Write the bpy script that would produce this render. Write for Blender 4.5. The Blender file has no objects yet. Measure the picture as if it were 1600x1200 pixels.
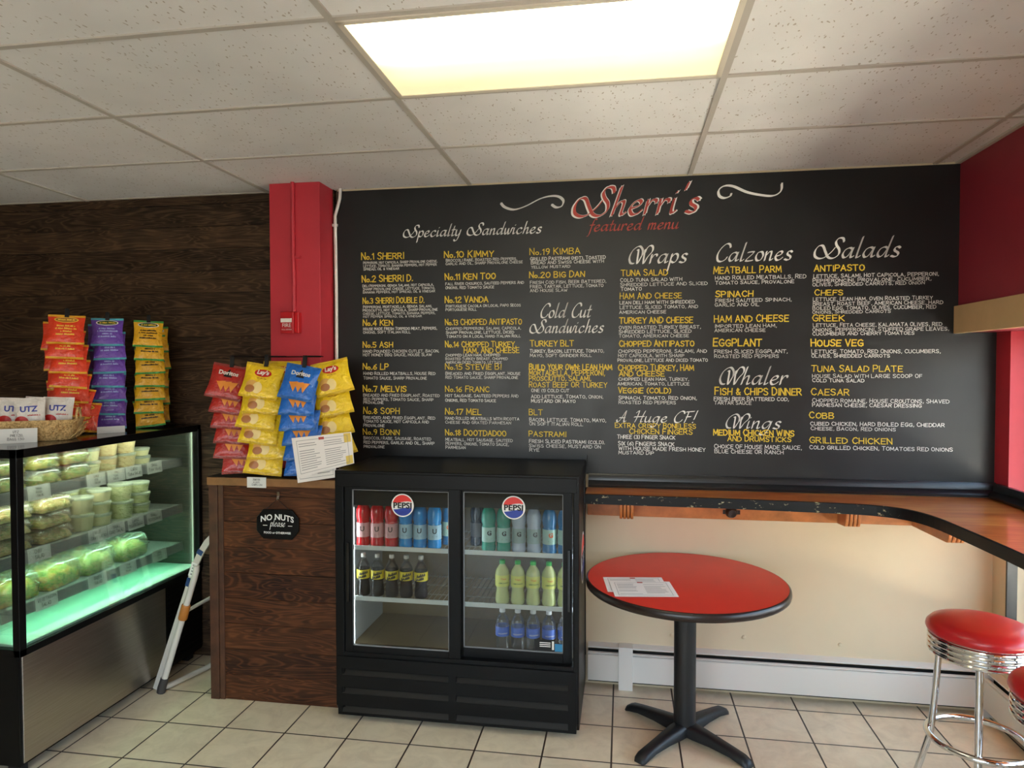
import bpy, bmesh, math, random
from math import pi, sin, cos, radians
from mathutils import Vector, Matrix, noise

random.seed(7)
scene = bpy.context.scene
COL = scene.collection

# ------------------------------------------------------------------ camera
CEIL = 2.818
yaw, pitch, roll = 0.1616, -0.0252, -0.001
fwd = Vector((-sin(yaw) * cos(pitch), cos(yaw) * cos(pitch), sin(pitch)))
rt = Vector((cos(yaw), sin(yaw), 0))
up = rt.cross(fwd)
rt2 = rt * cos(roll) + up * sin(roll)
up2 = -rt * sin(roll) + up * cos(roll)
camd = bpy.data.cameras.new('camera')
cam = bpy.data.objects.new('camera', camd)
COL.objects.link(cam)
cam.matrix_world = Matrix(((rt2.x, up2.x, -fwd.x, 0.0), (rt2.y, up2.y, -fwd.y, -3.8276),
                           (rt2.z, up2.z, -fwd.z, 1.778), (0, 0, 0, 1)))
camd.sensor_width = 36.0
camd.lens = 1068.15 / 1600 * 36
camd.clip_start = 0.05
scene.camera = cam

# ------------------------------------------------------------------ daylight, exposure
scene.view_settings.view_transform = 'Standard'
scene.view_settings.look = 'None'
scene.view_settings.gamma = 1.0
scene.view_settings.exposure = 0.72
scene.view_settings.use_curve_mapping = False
scene.cycles.transparent_max_bounces = 24
scene.cycles.max_bounces = 10
scene.cycles.diffuse_bounces = 6
scene.cycles.glossy_bounces = 5
scene.cycles.caustics_reflective = False
scene.cycles.caustics_refractive = False
scene.cycles.sample_clamp_indirect = 40.0

SKY = 6.5      # sky radiance
STREET = 3.6   # sunlit street and pavement radiance
world = bpy.data.worlds.new('daylight')
scene.world = world
world.use_nodes = True
wn, wl = world.node_tree.nodes, world.node_tree.links
wn.clear()
w_out = wn.new('ShaderNodeOutputWorld')
w_bg = wn.new('ShaderNodeBackground')
w_tc = wn.new('ShaderNodeTexCoord')
w_sep = wn.new('ShaderNodeSeparateXYZ')
w_ramp = wn.new('ShaderNodeValToRGB')
w_map = wn.new('ShaderNodeMapRange')
wl.new(w_tc.outputs['Generated'], w_sep.inputs[0])
wl.new(w_sep.outputs['Z'], w_map.inputs['Value'])
w_map.inputs['From Min'].default_value = -0.3
w_map.inputs['From Max'].default_value = 0.5
wl.new(w_map.outputs[0], w_ramp.inputs[0])
e = w_ramp.color_ramp.elements
e[0].position = 0.0; e[0].color = (STREET, STREET * .93, STREET * .84, 1)
e[1].position = 1.0; e[1].color = (SKY * .55, SKY * .80, SKY * 1.15, 1)
for p_, c_ in ((.34, (STREET, STREET * .94, STREET * .86, 1)), (.42, (SKY * .55, SKY * .56, SKY * .55, 1)), (.6, (SKY * .78, SKY * .93, SKY * 1.14, 1))):
    x_ = e.new(p_); x_.color = c_
wl.new(w_ramp.outputs[0], w_bg.inputs['Color'])
w_bg.inputs['Strength'].default_value = 1.0
wl.new(w_bg.outputs[0], w_out.inputs[0])

sun_d = bpy.data.lights.new('sun', 'SUN'); sun_d.energy = 130; sun_d.angle = radians(.53); sun_d.color = (1, .95, .87)
sun = bpy.data.objects.new('sun', sun_d); COL.objects.link(sun); sun.rotation_euler = (0, radians(-21.2), 0); sun.location = (-3, 0, 12)


def portal(name, loc, rot, sx, sy):
    d = bpy.data.lights.new(name, 'AREA')
    d.shape = 'RECTANGLE'; d.size = sx; d.size_y = sy
    d.cycles.is_portal = True
    o = bpy.data.objects.new(name, d)
    o.location = loc; o.rotation_euler = rot
    COL.objects.link(o)


portal('window_portal', (2.16, -1.515, 1.175), (0, radians(90), 0), 1.55, 2.77)
portal('storefront_portal', (-.9, -6.66, 1.45), (radians(90), 0, 0), 3.2, 2.1)

# ------------------------------------------------------------------ helpers


def lin(h):
    h = h.lstrip('#')
    return tuple((((int(h[i:i + 2], 16) / 255) + .055) / 1.055) ** 2.4 if int(h[i:i + 2], 16) > 10
                 else int(h[i:i + 2], 16) / 255 / 12.92 for i in (0, 2, 4)) + (1,)


class NT:
    """small node-graph helper around a principled material"""
    def __init__(s, name):
        s.m = bpy.data.materials.new(name)
        s.m.use_nodes = True
        s.n = s.m.node_tree.nodes; s.l = s.m.node_tree.links
        s.b = s.n['Principled BSDF']; s.out = s.n['Material Output']

    def new(s, t, **k):
        n = s.n.new(t)
        for a, v in k.items():
            if a.startswith('i_'):
                key = a[2:]
                key = int(key) if key.isdigit() else key.replace('_', ' ')
                n.inputs[key].default_value = v
            else:
                setattr(n, a, v)
        return n

    def link(s, a, b): s.l.new(a, b)

    def coord(s, scale=(1, 1, 1), kind='Object', loc=(0, 0, 0)):
        t = s.new('ShaderNodeTexCoord'); m = s.new('ShaderNodeMapping')
        m.inputs['Scale'].default_value = scale; m.inputs['Location'].default_value = loc
        s.link(t.outputs[kind], m.inputs[0])
        return m.outputs[0]

    def ramp(s, fac, stops):
        r = s.new('ShaderNodeValToRGB'); e = r.color_ramp.elements
        e[0].position, e[0].color = stops[0]; e[1].position, e[1].color = stops[-1]
        for p, c in stops[1:-1]:
            q = e.new(p); q.color = c
        s.link(fac, r.inputs[0]); return r.outputs[0]

    def math(s, op, a, b=None, clamp=False):
        n = s.new('ShaderNodeMath', operation=op, use_clamp=clamp)
        for i, v in enumerate((a, b)):
            if v is None: continue
            if isinstance(v, (int, float)): n.inputs[i].default_value = v
            else: s.link(v, n.inputs[i])
        return n.outputs[0]

    def mix(s, fac, a, b, blend='MIX'):
        n = s.new('ShaderNodeMix', data_type='RGBA', blend_type=blend)
        for i, v in ((0, fac), (6, a), (7, b)):
            if isinstance(v, (int, float, tuple)): n.inputs[i].default_value = v
            else: s.link(v, n.inputs[i])
        return n.outputs[2]

    def noise(s, vec, scale, detail=4, rough=.5, dist=0):
        n = s.new('ShaderNodeTexNoise', i_Scale=scale, i_Detail=detail, i_Roughness=rough, i_Distortion=dist)
        s.link(vec, n.inputs['Vector']); return n.outputs['Fac']

    def bump(s, h, strength=.2, dist=.01):
        n = s.new('ShaderNodeBump', i_Strength=strength, i_Distance=dist)
        s.link(h, n.inputs['Height']); s.link(n.outputs[0], s.b.inputs['Normal'])


def mat(name, col, rough=.5, metal=0., var=.0, vscale=8., spec=.5, bump=0., bscale=60., coat=0., alpha=1., trans=0., sheen=0.):
    t = NT(name)
    c = lin(col) if isinstance(col, str) else col
    t.b.inputs['Base Color'].default_value = c
    t.b.inputs['Roughness'].default_value = rough
    t.b.inputs['Metallic'].default_value = metal
    t.b.inputs['Specular IOR Level'].default_value = spec
    t.b.inputs['Coat Weight'].default_value = coat
    t.b.inputs['Alpha'].default_value = alpha
    t.b.inputs['Transmission Weight'].default_value = trans
    v = t.coord()
    if var:
        f = t.noise(v, vscale, 5, .6)
        lo = tuple(max(0, x * (1 - var)) for x in c[:3]) + (1,); hi = tuple(min(1, x * (1 + var)) for x in c[:3]) + (1,)
        t.link(t.ramp(f, [(.3, lo), (.7, hi)]), t.b.inputs['Base Color'])
    if bump:
        t.bump(t.noise(v, bscale, 3, .5, .8 if bscale < 50 else 0), bump, .012 if bscale < 50 else .004)
    return t.m


def emit(name, col, strength):
    t = NT(name)
    c = lin(col) if isinstance(col, str) else col
    t.b.inputs['Base Color'].default_value = c
    t.b.inputs['Emission Color'].default_value = c
    t.b.inputs['Emission Strength'].default_value = strength
    return t.m


def thin_clear(name, tint, clear=.8, gloss=.12, rough=.04, diffuse=None):
    """thin see-through sheet: part straight through, part mirror, part milky"""
    t = NT(name)
    tr = t.new('ShaderNodeBsdfTransparent'); tr.inputs[0].default_value = tint
    gl = t.new('ShaderNodeBsdfGlossy', i_Roughness=rough)
    lw = t.new('ShaderNodeFresnel', i_IOR=1.5)
    m1 = t.new('ShaderNodeMixShader')
    t.link(t.math('ADD', t.math('MULTIPLY', lw.outputs[0], .6), gloss, True), m1.inputs[0])
    t.link(tr.outputs[0], m1.inputs[1]); t.link(gl.outputs[0], m1.inputs[2])
    last = m1.outputs[0]
    if diffuse:
        df = t.new('ShaderNodeBsdfDiffuse'); df.inputs[0].default_value = diffuse
        tl = t.new('ShaderNodeBsdfTranslucent'); tl.inputs[0].default_value = diffuse
        a = t.new('ShaderNodeAddShader'); hm = t.new('ShaderNodeMixShader'); hm.inputs[0].default_value = .5
        t.link(df.outputs[0], hm.inputs[1]); t.link(tl.outputs[0], hm.inputs[2])
        m2 = t.new('ShaderNodeMixShader'); m2.inputs[0].default_value = 1 - clear
        t.link(last, m2.inputs[1]); t.link(hm.outputs[0], m2.inputs[2]); last = m2.outputs[0]
        t.n.remove(a)
    t.link(last, t.out.inputs[0])
    return t.m


class MB:
    """collects shapes and links them as one mesh object"""
    def __init__(s): s.v = []; s.f = []; s.m = []

    def add(s, vs, fs, mi=0, xf=None):
        b = len(s.v)
        for p in vs:
            s.v.append(tuple(xf @ Vector(p)) if xf else tuple(p))
        for f in fs:
            s.f.append([b + i for i in f]); s.m.append(mi)
        return s

    def box(s, x0, x1, y0, y1, z0, z1, mi=0, xf=None):
        vs = [(x0, y0, z0), (x1, y0, z0), (x1, y1, z0), (x0, y1, z0), (x0, y0, z1), (x1, y0, z1), (x1, y1, z1), (x0, y1, z1)]
        return s.add(vs, [(0, 3, 2, 1), (4, 5, 6, 7), (0, 1, 5, 4), (1, 2, 6, 5), (2, 3, 7, 6), (3, 0, 4, 7)], mi, xf)

    def prism(s, pts, axis, a, b, mi=0, xf=None):
        """pts polygon in the plane across `axis`, extruded from a to b"""
        n = len(pts)
        def mk(p, t):
            return {'x': (t, p[0], p[1]), 'y': (p[0], t, p[1]), 'z': (p[0], p[1], t)}[axis]
        vs = [mk(p, a) for p in pts] + [mk(p, b) for p in pts]
        fs = [tuple(range(n))[::-1], tuple(range(n, 2 * n))] + [(i, (i + 1) % n, n + (i + 1) % n, n + i) for i in range(n)]
        return s.add(vs, fs, mi, xf)

    def lathe(s, prof, seg=24, mi=0, xf=None, mis=None, caps=True):
        vs = []; fs = []; ms = []
        for r, z in prof:
            for k in range(seg):
                a = 2 * pi * k / seg
                vs.append((r * cos(a), r * sin(a), z))
        b = len(s.v)
        for i in range(len(prof) - 1):
            for k in range(seg):
                k2 = (k + 1) % seg
                fs.append((i * seg + k, i * seg + k2, (i + 1) * seg + k2, (i + 1) * seg + k))
                ms.append(mis[i] if mis else mi)
        if caps:
            fs.append(tuple(range(seg))[::-1]); ms.append(mis[0] if mis else mi)
            fs.append(tuple(range((len(prof) - 1) * seg, len(prof) * seg))); ms.append(mis[-1] if mis else mi)
        for p in vs:
            s.v.append(tuple(xf @ Vector(p)) if xf else p)
        for f, m_ in zip(fs, ms):
            s.f.append([b + i for i in f]); s.m.append(m_)
        return s

    def tube(s, pts, r, seg=10, mi=0, closed=False, xf=None):
        pts = [Vector(p) for p in pts]; n = len(pts)
        rs = r if isinstance(r, (list, tuple)) else [r] * n
        vs = []; fs = []; prev = None
        for i, p in enumerate(pts):
            if closed: t = (pts[(i + 1) % n] - pts[i - 1]).normalized()
            else: t = (pts[min(i + 1, n - 1)] - pts[max(i - 1, 0)]).normalized()
            if prev is None:
                a = Vector((0, 0, 1)) if abs(t.z) < .9 else Vector((1, 0, 0))
                u = t.cross(a).normalized()
            else:
                u = (prev - t * prev.dot(t)).normalized()
            prev = u; w = t.cross(u)
            for k in range(seg):
                an = 2 * pi * k / seg
                vs.append(p + (u * cos(an) + w * sin(an)) * rs[i])
        for i in range(n if closed else n - 1):
            j = (i + 1) % n
            for k in range(seg):
                k2 = (k + 1) % seg
                fs.append((i * seg + k, i * seg + k2, j * seg + k2, j * seg + k))
        if not closed:
            fs.append(tuple(range(seg))[::-1]); fs.append(tuple(range((n - 1) * seg, n * seg)))
        return s.add(vs, fs, mi, xf)

    def build(s, name, mats, parent=None, smooth=0, bevel=0, world=True, loc=None, seg=2):
        me = bpy.data.meshes.new(name)
        off = Vector((0, 0, 0))
        if parent is not None and world:
            q = parent
            while q is not None:
                off += q.location; q = q.parent
        if loc is not None: off = off + Vector(loc)
        me.from_pydata([tuple(Vector(p) - off) for p in s.v], [], s.f)
        if not isinstance(mats, (list, tuple)): mats = [mats]
        for m_ in mats: me.materials.append(m_)
        me.polygons.foreach_set('material_index', s.m)
        if smooth:
            for p in me.polygons: p.use_smooth = True
            me.set_sharp_from_angle(angle=radians(smooth))
        me.update()
        o = bpy.data.objects.new(name, me)
        COL.objects.link(o)
        if parent is not None: o.parent = parent
        if loc is not None: o.location = loc
        if bevel:
            md = o.modifiers.new('edge', 'BEVEL'); md.width = bevel; md.segments = seg
            md.limit_method = 'ANGLE'; md.angle_limit = radians(40)
        return o


def tag(o, label, cat, group=None, kind=None):
    o['label'] = label; o['category'] = cat
    if group: o['group'] = group
    if kind: o['kind'] = kind
    return o


def structure(o):
    o['kind'] = 'structure'; return o


def thing(name, label, cat, loc=(0, 0, 0), rot=(0, 0, 0), group=None):
    o = bpy.data.objects.new(name, None); COL.objects.link(o)
    o.location = loc; o.rotation_euler = rot; o.empty_display_size = .05
    return tag(o, label, cat, group)


def copy_tree(o, parent=None):
    c = o.copy(); COL.objects.link(c)
    if parent is not None: c.parent = parent
    for ch in list(o.children): copy_tree(ch, c)
    return c


ORD = ['topmost', 'second', 'third', 'fourth', 'fifth', 'sixth', 'seventh', 'eighth']


def bx(name, mats, x0, x1, y0, y1, z0, z1, parent=None, bevel=0, world=True):
    return MB().box(x0, x1, y0, y1, z0, z1).build(name, mats, parent, bevel=bevel, world=world)


# printed lettering: outline of the built-in font as flat 2D polygons, cached
_txt = {}


def text2d(s, size=1., bold=0., shear=0., spacing=1.):
    k = (s, bold, shear, spacing)
    if k not in _txt:
        c = bpy.data.curves.new('t', 'FONT'); c.body = s; c.fill_mode = 'BOTH' if False else 'FRONT'
        c.offset = bold; c.shear = shear; c.resolution_u = 3; c.space_character = spacing
        c.align_x = 'CENTER'; c.align_y = 'CENTER'
        o = bpy.data.objects.new('t', c)
        me = o.to_mesh()
        vs = [(v.co.x, v.co.y) for v in me.vertices]; fs = [tuple(p.vertices) for p in me.polygons]
        o.to_mesh_clear(); bpy.data.objects.remove(o); bpy.data.curves.remove(c)
        if vs:
            cx = (min(v[0] for v in vs) + max(v[0] for v in vs)) / 2; cy = (min(v[1] for v in vs) + max(v[1] for v in vs)) / 2
            vs = [(x - cx, y - cy) for x, y in vs]
        _txt[k] = (vs, fs)
    vs, fs = _txt[k]
    return [(x * size, y * size) for x, y in vs], fs


def text_w(s, width, **k):
    """text scaled to a given total width"""
    vs, fs = text2d(s, 1., **k)
    w = max(v[0] for v in vs) - min(v[0] for v in vs)
    q = width / w
    return [(x * q, y * q) for x, y in vs], fs


# hand lettering: single-stroke capitals
G = {
 'A': "0,0 .3,1 .6,0|.12,.35 .48,.35", 'B': "0,0 0,1 .38,1 .52,.85 .42,.58 0,.53|.4,.55 .58,.3 .45,.02 0,0",
 'C': ".58,.82 .4,1 .15,.9 0,.5 .15,.1 .4,0 .6,.17", 'D': "0,0 0,1 .3,1 .58,.7 .58,.3 .3,0 0,0",
 'E': ".5,1 0,1 0,0 .5,0|0,.52 .42,.52", 'F': ".5,1 0,1 0,0|0,.52 .42,.52",
 'G': ".58,.85 .4,1 .15,.9 0,.5 .15,.1 .4,0 .6,.15 .6,.45 .35,.45", 'H': "0,0 0,1|.55,0 .55,1|0,.5 .55,.5",
 'I': ".08,0 .08,1", 'J': ".45,1 .45,.2 .3,0 .1,.05 0,.2", 'K': "0,0 0,1|.52,1 0,.45|.12,.58 .55,0",
 'L': "0,1 0,0 .48,0", 'M': "0,0 .05,1 .35,.25 .65,1 .7,0", 'N': "0,0 0,1 .55,0 .55,1",
 'O': ".3,1 .08,.85 0,.5 .08,.15 .3,0 .52,.15 .6,.5 .52,.85 .3,1", 'P': "0,0 0,1 .38,1 .54,.8 .5,.58 .36,.46 0,.44",
 'Q': ".3,1 .08,.85 0,.5 .08,.15 .3,0 .52,.15 .6,.5 .52,.85 .3,1|.38,.28 .62,-.05",
 'R': "0,0 0,1 .38,1 .52,.82 .46,.6 .34,.5 0,.48|.25,.48 .56,0",
 'S': ".52,.85 .35,1 .12,.95 .02,.75 .15,.57 .42,.45 .54,.25 .42,.03 .2,0 0,.15",
 'T': "-.02,1 .6,1|.29,1 .29,0", 'U': "0,1 0,.25 .12,.02 .4,.02 .54,.25 .54,1", 'V': "0,1 .28,0 .56,1",
 'W': "0,1 .2,0 .42,.75 .62,0 .85,1", 'X': "0,0 .55,1|0,1 .55,0", 'Y': "0,1 .28,.5 .55,1|.28,.5 .28,0",
 'Z': "0,1 .55,1 0,0 .55,0", '0': ".3,1 .08,.85 0,.5 .08,.15 .3,0 .52,.15 .6,.5 .52,.85 .3,1", '1': "0,.8 .18,1 .18,0",
 '2': "0,.8 .2,1 .45,.95 .5,.7 0,0 .55,0", '3': "0,.9 .25,1 .48,.85 .42,.6 .2,.52 .45,.42 .5,.15 .25,0 0,.1",
 '4': ".4,0 .4,1 0,.3 .55,.3", '5': ".5,1 .08,1 .05,.58 .35,.6 .52,.38 .42,.08 .2,0 0,.1",
 '6': ".45,.95 .15,.7 0,.3 .15,.02 .4,.05 .5,.3 .35,.5 .08,.42", '7': "0,1 .52,1 .18,0",
 '8': ".27,.53 .05,.75 .27,1 .48,.77 .27,.53 .02,.25 .27,0 .52,.25 .27,.53", '9': ".48,.6 .3,.45 .06,.6 .1,.9 .35,1 .5,.8 .45,.3 .25,0",
 '.': ".03,0 .1,.07", ',': ".12,.1 .04,-.15", '(': ".22,1.05 .05,.75 .05,.25 .22,-.05", ')': ".02,1.05 .2,.75 .2,.25 .02,-.05",
 '!': ".1,1 .08,.3|.06,.05 .1,.0", ':': ".05,.7 .1,.65|.05,.2 .1,.15", '&': ".55,0 .12,.72 .25,1 .4,.8 .05,.3 .15,.02 .4,.08 .55,.38",
 "'": ".08,1 .06,.75", '$': ".5,.82 .3,.95 .05,.75 .45,.35 .3,.05 0,.2|.26,1.08 .26,-.08", '-': "0,.45 .35,.45", 'o': ".2,.5 .02,.4 .02,.1 .2,0 .38,.1 .38,.4 .2,.5",
}
GL = {}
for k_, v_ in G.items():
    st = [[tuple(map(float, p.split(','))) for p in s_.split()] for s_ in v_.split('|')]
    GL[k_] = (st, max(p[0] for s_ in st for p in s_))


def ribbon(out, pts, w, nib=None):
    """flat pen stroke; nib=(dx,dy) sweeps a broad-edged pen, else a round-ish pen of width w"""
    vs, fs = out
    for (x0, y0), (x1, y1) in zip(pts, pts[1:]):
        dx, dy = x1 - x0, y1 - y0
        L = math.hypot(dx, dy)
        if L < 1e-9: continue
        b = len(vs)
        if nib:
            nx, ny = nib
            q = [(x0 - nx, y0 - ny), (x0 + nx, y0 + ny), (x1 + nx, y1 + ny), (x1 - nx, y1 - ny)]
        else:
            ux, uy = dx / L * w * .45, dy / L * w * .45
            px_, py_ = -dy / L * w / 2, dx / L * w / 2
            q = [(x0 - ux - px_, y0 - uy - py_), (x1 + ux - px_, y1 + uy - py_), (x1 + ux + px_, y1 + uy + py_), (x0 - ux + px_, y0 - uy + py_)]
        a = sum(q[i][0] * q[(i + 1) % 4][1] - q[(i + 1) % 4][0] * q[i][1] for i in range(4))
        if a < 0: q = q[::-1]
        vs.extend(q); fs.append((b, b + 1, b + 2, b + 3))


def hand(s, width, h, pen=.15, rnd=random, wild=.05, italic=0.):
    """hand-lettered capitals fitted to a width, origin at the left end of the baseline"""
    x = 0.; strokes = []
    prev = ' '
    for ch in s:
        if ch == ' ':
            x += .38; prev = ' '; continue
        g = ch if ch in GL else ch.upper()
        if g not in GL: g = '-'
        st, w = GL[g]
        big = 1.12 if prev == ' ' and ch.isalpha() else 1.
        dy = rnd.uniform(-wild, wild) * .6; sl = rnd.uniform(-wild, wild) + italic; sy = rnd.uniform(1 - wild, 1 + wild) * big
        for s_ in st:
            strokes.append([(x + p[0] + sl * p[1], p[1] * sy + dy) for p in s_])
        x += w + .2; prev = ch
    tot = x - .2
    kx = width / tot
    out = ([], [])
    pw = pen * h * rnd.uniform(.85, 1.15)
    for s_ in strokes:
        ribbon(out, [(p[0] * kx, p[1] * h) for p in s_], pw)
    return out


# hand lettering: chalk-pen script
SC = {
 'a': (".8,.85 .55,1 .2,.8 .05,.35 .25,.02 .55,.25 .82,.92|.86,1 .76,.3 .84,.03 1.05,.2", 1.05),
 'c': (".75,.8 .55,1 .2,.8 .05,.4 .25,.02 .55,.05 .82,.3", .85),
 'd': (".8,.85 .55,1 .2,.8 .05,.35 .25,.02 .55,.25 .82,.92|1.0,2.05 .78,.3 .86,.03 1.05,.2", 1.05),
 'e': (".08,.45 .45,.55 .68,.8 .5,1 .2,.8 .05,.4 .25,.02 .56,.06 .82,.32", .85),
 'f': (".85,1.85 .62,2 .45,1.6 .3,.6 .18,-.5 -.05,-.8|.05,1 .7,1.03", .6),
 'g': (".8,.85 .55,1 .2,.8 .05,.35 .25,.02 .55,.25 .82,.92|.86,1 .74,0 .52,-.7 .15,-.85 -.05,-.6", 1.0),
 'h': (".28,2 .08,0|.1,.35 .4,.9 .64,.95 .66,.6 .62,.15 .72,.02 .92,.2", .92),
 'i': (".1,1 .08,.2 .18,.02 .38,.2|.16,1.42 .2,1.5", .4), 'l': (".24,2.05 .08,.25 .18,.02 .4,.2", .42),
 'm': (".05,1 .04,0|.06,.5 .3,.95 .5,.88 .46,0|.48,.5 .72,.95 .92,.85 .87,.15 .97,.02 1.15,.2", 1.15),
 'n': (".05,1 .04,0|.06,.5 .35,.95 .58,.9 .56,.15 .66,.02 .85,.2", .86),
 'o': (".45,1 .15,.85 .05,.4 .25,.02 .6,.1 .76,.55 .62,.92 .45,1", .82),
 'p': (".1,1 .02,-.9|.08,.55 .4,1 .7,.85 .72,.35 .45,.02 .1,.2", .82), 'r': (".05,1 .04,0|.06,.45 .3,.95 .55,.97 .6,.78", .62),
 's': (".66,.85 .45,1 .2,.85 .25,.6 .55,.4 .6,.15 .35,0 .02,.12", .72), 't': (".28,1.65 .12,.25 .26,.02 .5,.2|-.05,1.02 .52,1.05", .5),
 'u': (".05,1 .05,.25 .2,.02 .45,.15 .66,.6|.7,1 .64,.15 .74,.02 .93,.2", .93),
 'w': (".05,1 .1,.2 .26,.02 .46,.4 .56,.95|.56,.95 .6,.15 .74,.02 .96,.35 1.06,1 1.22,.95", 1.15),
 'y': (".05,1 .05,.25 .2,.02 .45,.15 .66,.6|.72,1 .6,0 .4,-.7 .1,-.85 -.08,-.6", .85), 'z': (".08,.95 .7,.95 .03,.05 .75,.05", .8),
 'S': ("2.35,1.6 2.2,1.95 1.85,1.98 1.65,1.65 1.8,1.25 2.1,.85 2.15,.35 1.75,0 1.3,.12 .95,.65 .6,1.25 .25,1.25 .02,.8 .12,.25 .55,0 1.0,.12 1.45,.6 1.7,1.05", 2.3),
 'W': (".62,.02 .25,.1 .02,.7 .2,1.5 .75,1.95 1.18,1.55 1.28,.9|.62,1.5 .78,1.45 .95,.02 1.25,.9 1.55,1.55|1.42,1.55 1.58,.02 1.85,.7 2.22,1.35 2.15,1.85 1.85,1.98 1.58,1.65 1.5,1.15", 2.05),
 'C': ("1.25,1.55 1.1,1.9 .75,1.97 .3,1.5 .05,.8 .2,.15 .6,0 1.0,.25 1.1,.5", 1.15),
 'A': ("0,.4 .15,0 .5,.4 1.0,1.95|1.05,1.95 1.0,.6 1.1,.02 1.35,.2|.3,.75 1.1,.72", 1.4),
 'H': (".15,1.6 .5,1.95 .42,.8 .25,0|1.35,1.95 1.12,.8 1.08,.05 1.35,.15|0,.9 1.4,1.0", 1.45), 'F': (".45,1.9 .35,.9 .2,0|.1,1.85 1.2,1.97|.25,1.0 .9,1.05", 1.1),
 "'": (".2,2.1 .1,1.6", .25), '!': (".35,2.1 .15,.55|.06,.1 .1,.0", .35),
}


def spline(p, n=6):
    if len(p) < 3: return p
    out = []
    q = [p[0]] + list(p) + [p[-1]]
    for i in range(1, len(q) - 2):
        a, b, c, d = q[i - 1:i + 3]
        for k in range(n):
            t = k / n
            out.append(tuple(.5 * (2 * b[j] + (c[j] - a[j]) * t + (2 * a[j] - 5 * b[j] + 4 * c[j] - d[j]) * t * t + (3 * b[j] - a[j] - 3 * c[j] + d[j]) * t ** 3) for j in (0, 1)))
    out.append(p[-1]); return out


def script(s, width, cap, pen=.12, slant=.22):
    """script lettering fitted to a width; cap = height of capitals"""
    x = 0.; strokes = []
    for ch in s:
        if ch == ' ':
            x += .8; continue
        d, w = SC[ch]
        for s_ in d.split('|'):
            pts = [tuple(map(float, p.split(','))) for p in s_.split()]
            strokes.append([(x + p[0] + slant * p[1], p[1]) for p in spline(pts)])
        x += w + .16
    x0 = min(p[0] for s_ in strokes for p in s_); x1 = max(p[0] for s_ in strokes for p in s_)
    kx = width / (x1 - x0); ky = cap / 2
    out = ([], [])
    for s_ in strokes:
        q = [((p[0] - x0) * kx, p[1] * ky) for p in s_]
        ribbon(out, q, 0, (cap * pen * .5 * .8, cap * pen * .5 * .6))
        ribbon(out, q, cap * pen * .27)
    return out


def on_wall(mb, geo, x, z, y, mi=0):
    """flat 2D lettering onto a wall that faces -y"""
    vs, fs = geo
    # every pen stroke lies a hair above the one before it
    mb.add([(x + p[0], y - (i // 4 % 9) * 4e-5, z + p[1]) for i, p in enumerate(vs)], fs, mi)

SHERRIS= ("Sherri's", -0.277, 2.607, 0.68, 0.1579)
FEAT= ('featured menu', -0.202, 2.525, 0.493, 0.065)
FL1= [(-0.684, 2.7), (-0.661, 2.676), (-0.609, 2.661), (-0.543, 2.678), (-0.463, 2.715), (-0.404, 2.728), (-0.358, 2.723), (-0.332, 2.699), (-0.342, 2.67), (-0.372, 2.664), (-0.397, 2.681)]
FL2= [(0.822, 2.745), (0.819, 2.707), (0.789, 2.684), (0.744, 2.683), (0.651, 2.704), (0.577, 2.739), (0.531, 2.744), (0.501, 2.723), (0.504, 2.692), (0.531, 2.679), (0.562, 2.69), (0.564, 2.701)]
HEADINGS = [
 ('A Huge CF!', -0.035, 1.473, 0.434, 0.0631),
 ('Calzones', 0.495, 2.341, 0.383, 0.0954),
 ('Whaler', 0.514, 1.682, 0.346, 0.0941),
 ('Wings', 0.548, 1.446, 0.28, 0.0787),
 ('Salads', 0.989, 2.344, 0.418, 0.105),
 ('Wraps', 0.03, 2.341, 0.309, 0.0975),
 ('Cold Cut', -0.456, 2.052, 0.281, 0.08),
 ('Sandwiches', -0.519, 1.967, 0.41, 0.0747),
 ('Specialty Sandwiches', -1.256, 2.525, 0.802, 0.0675),
]
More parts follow.
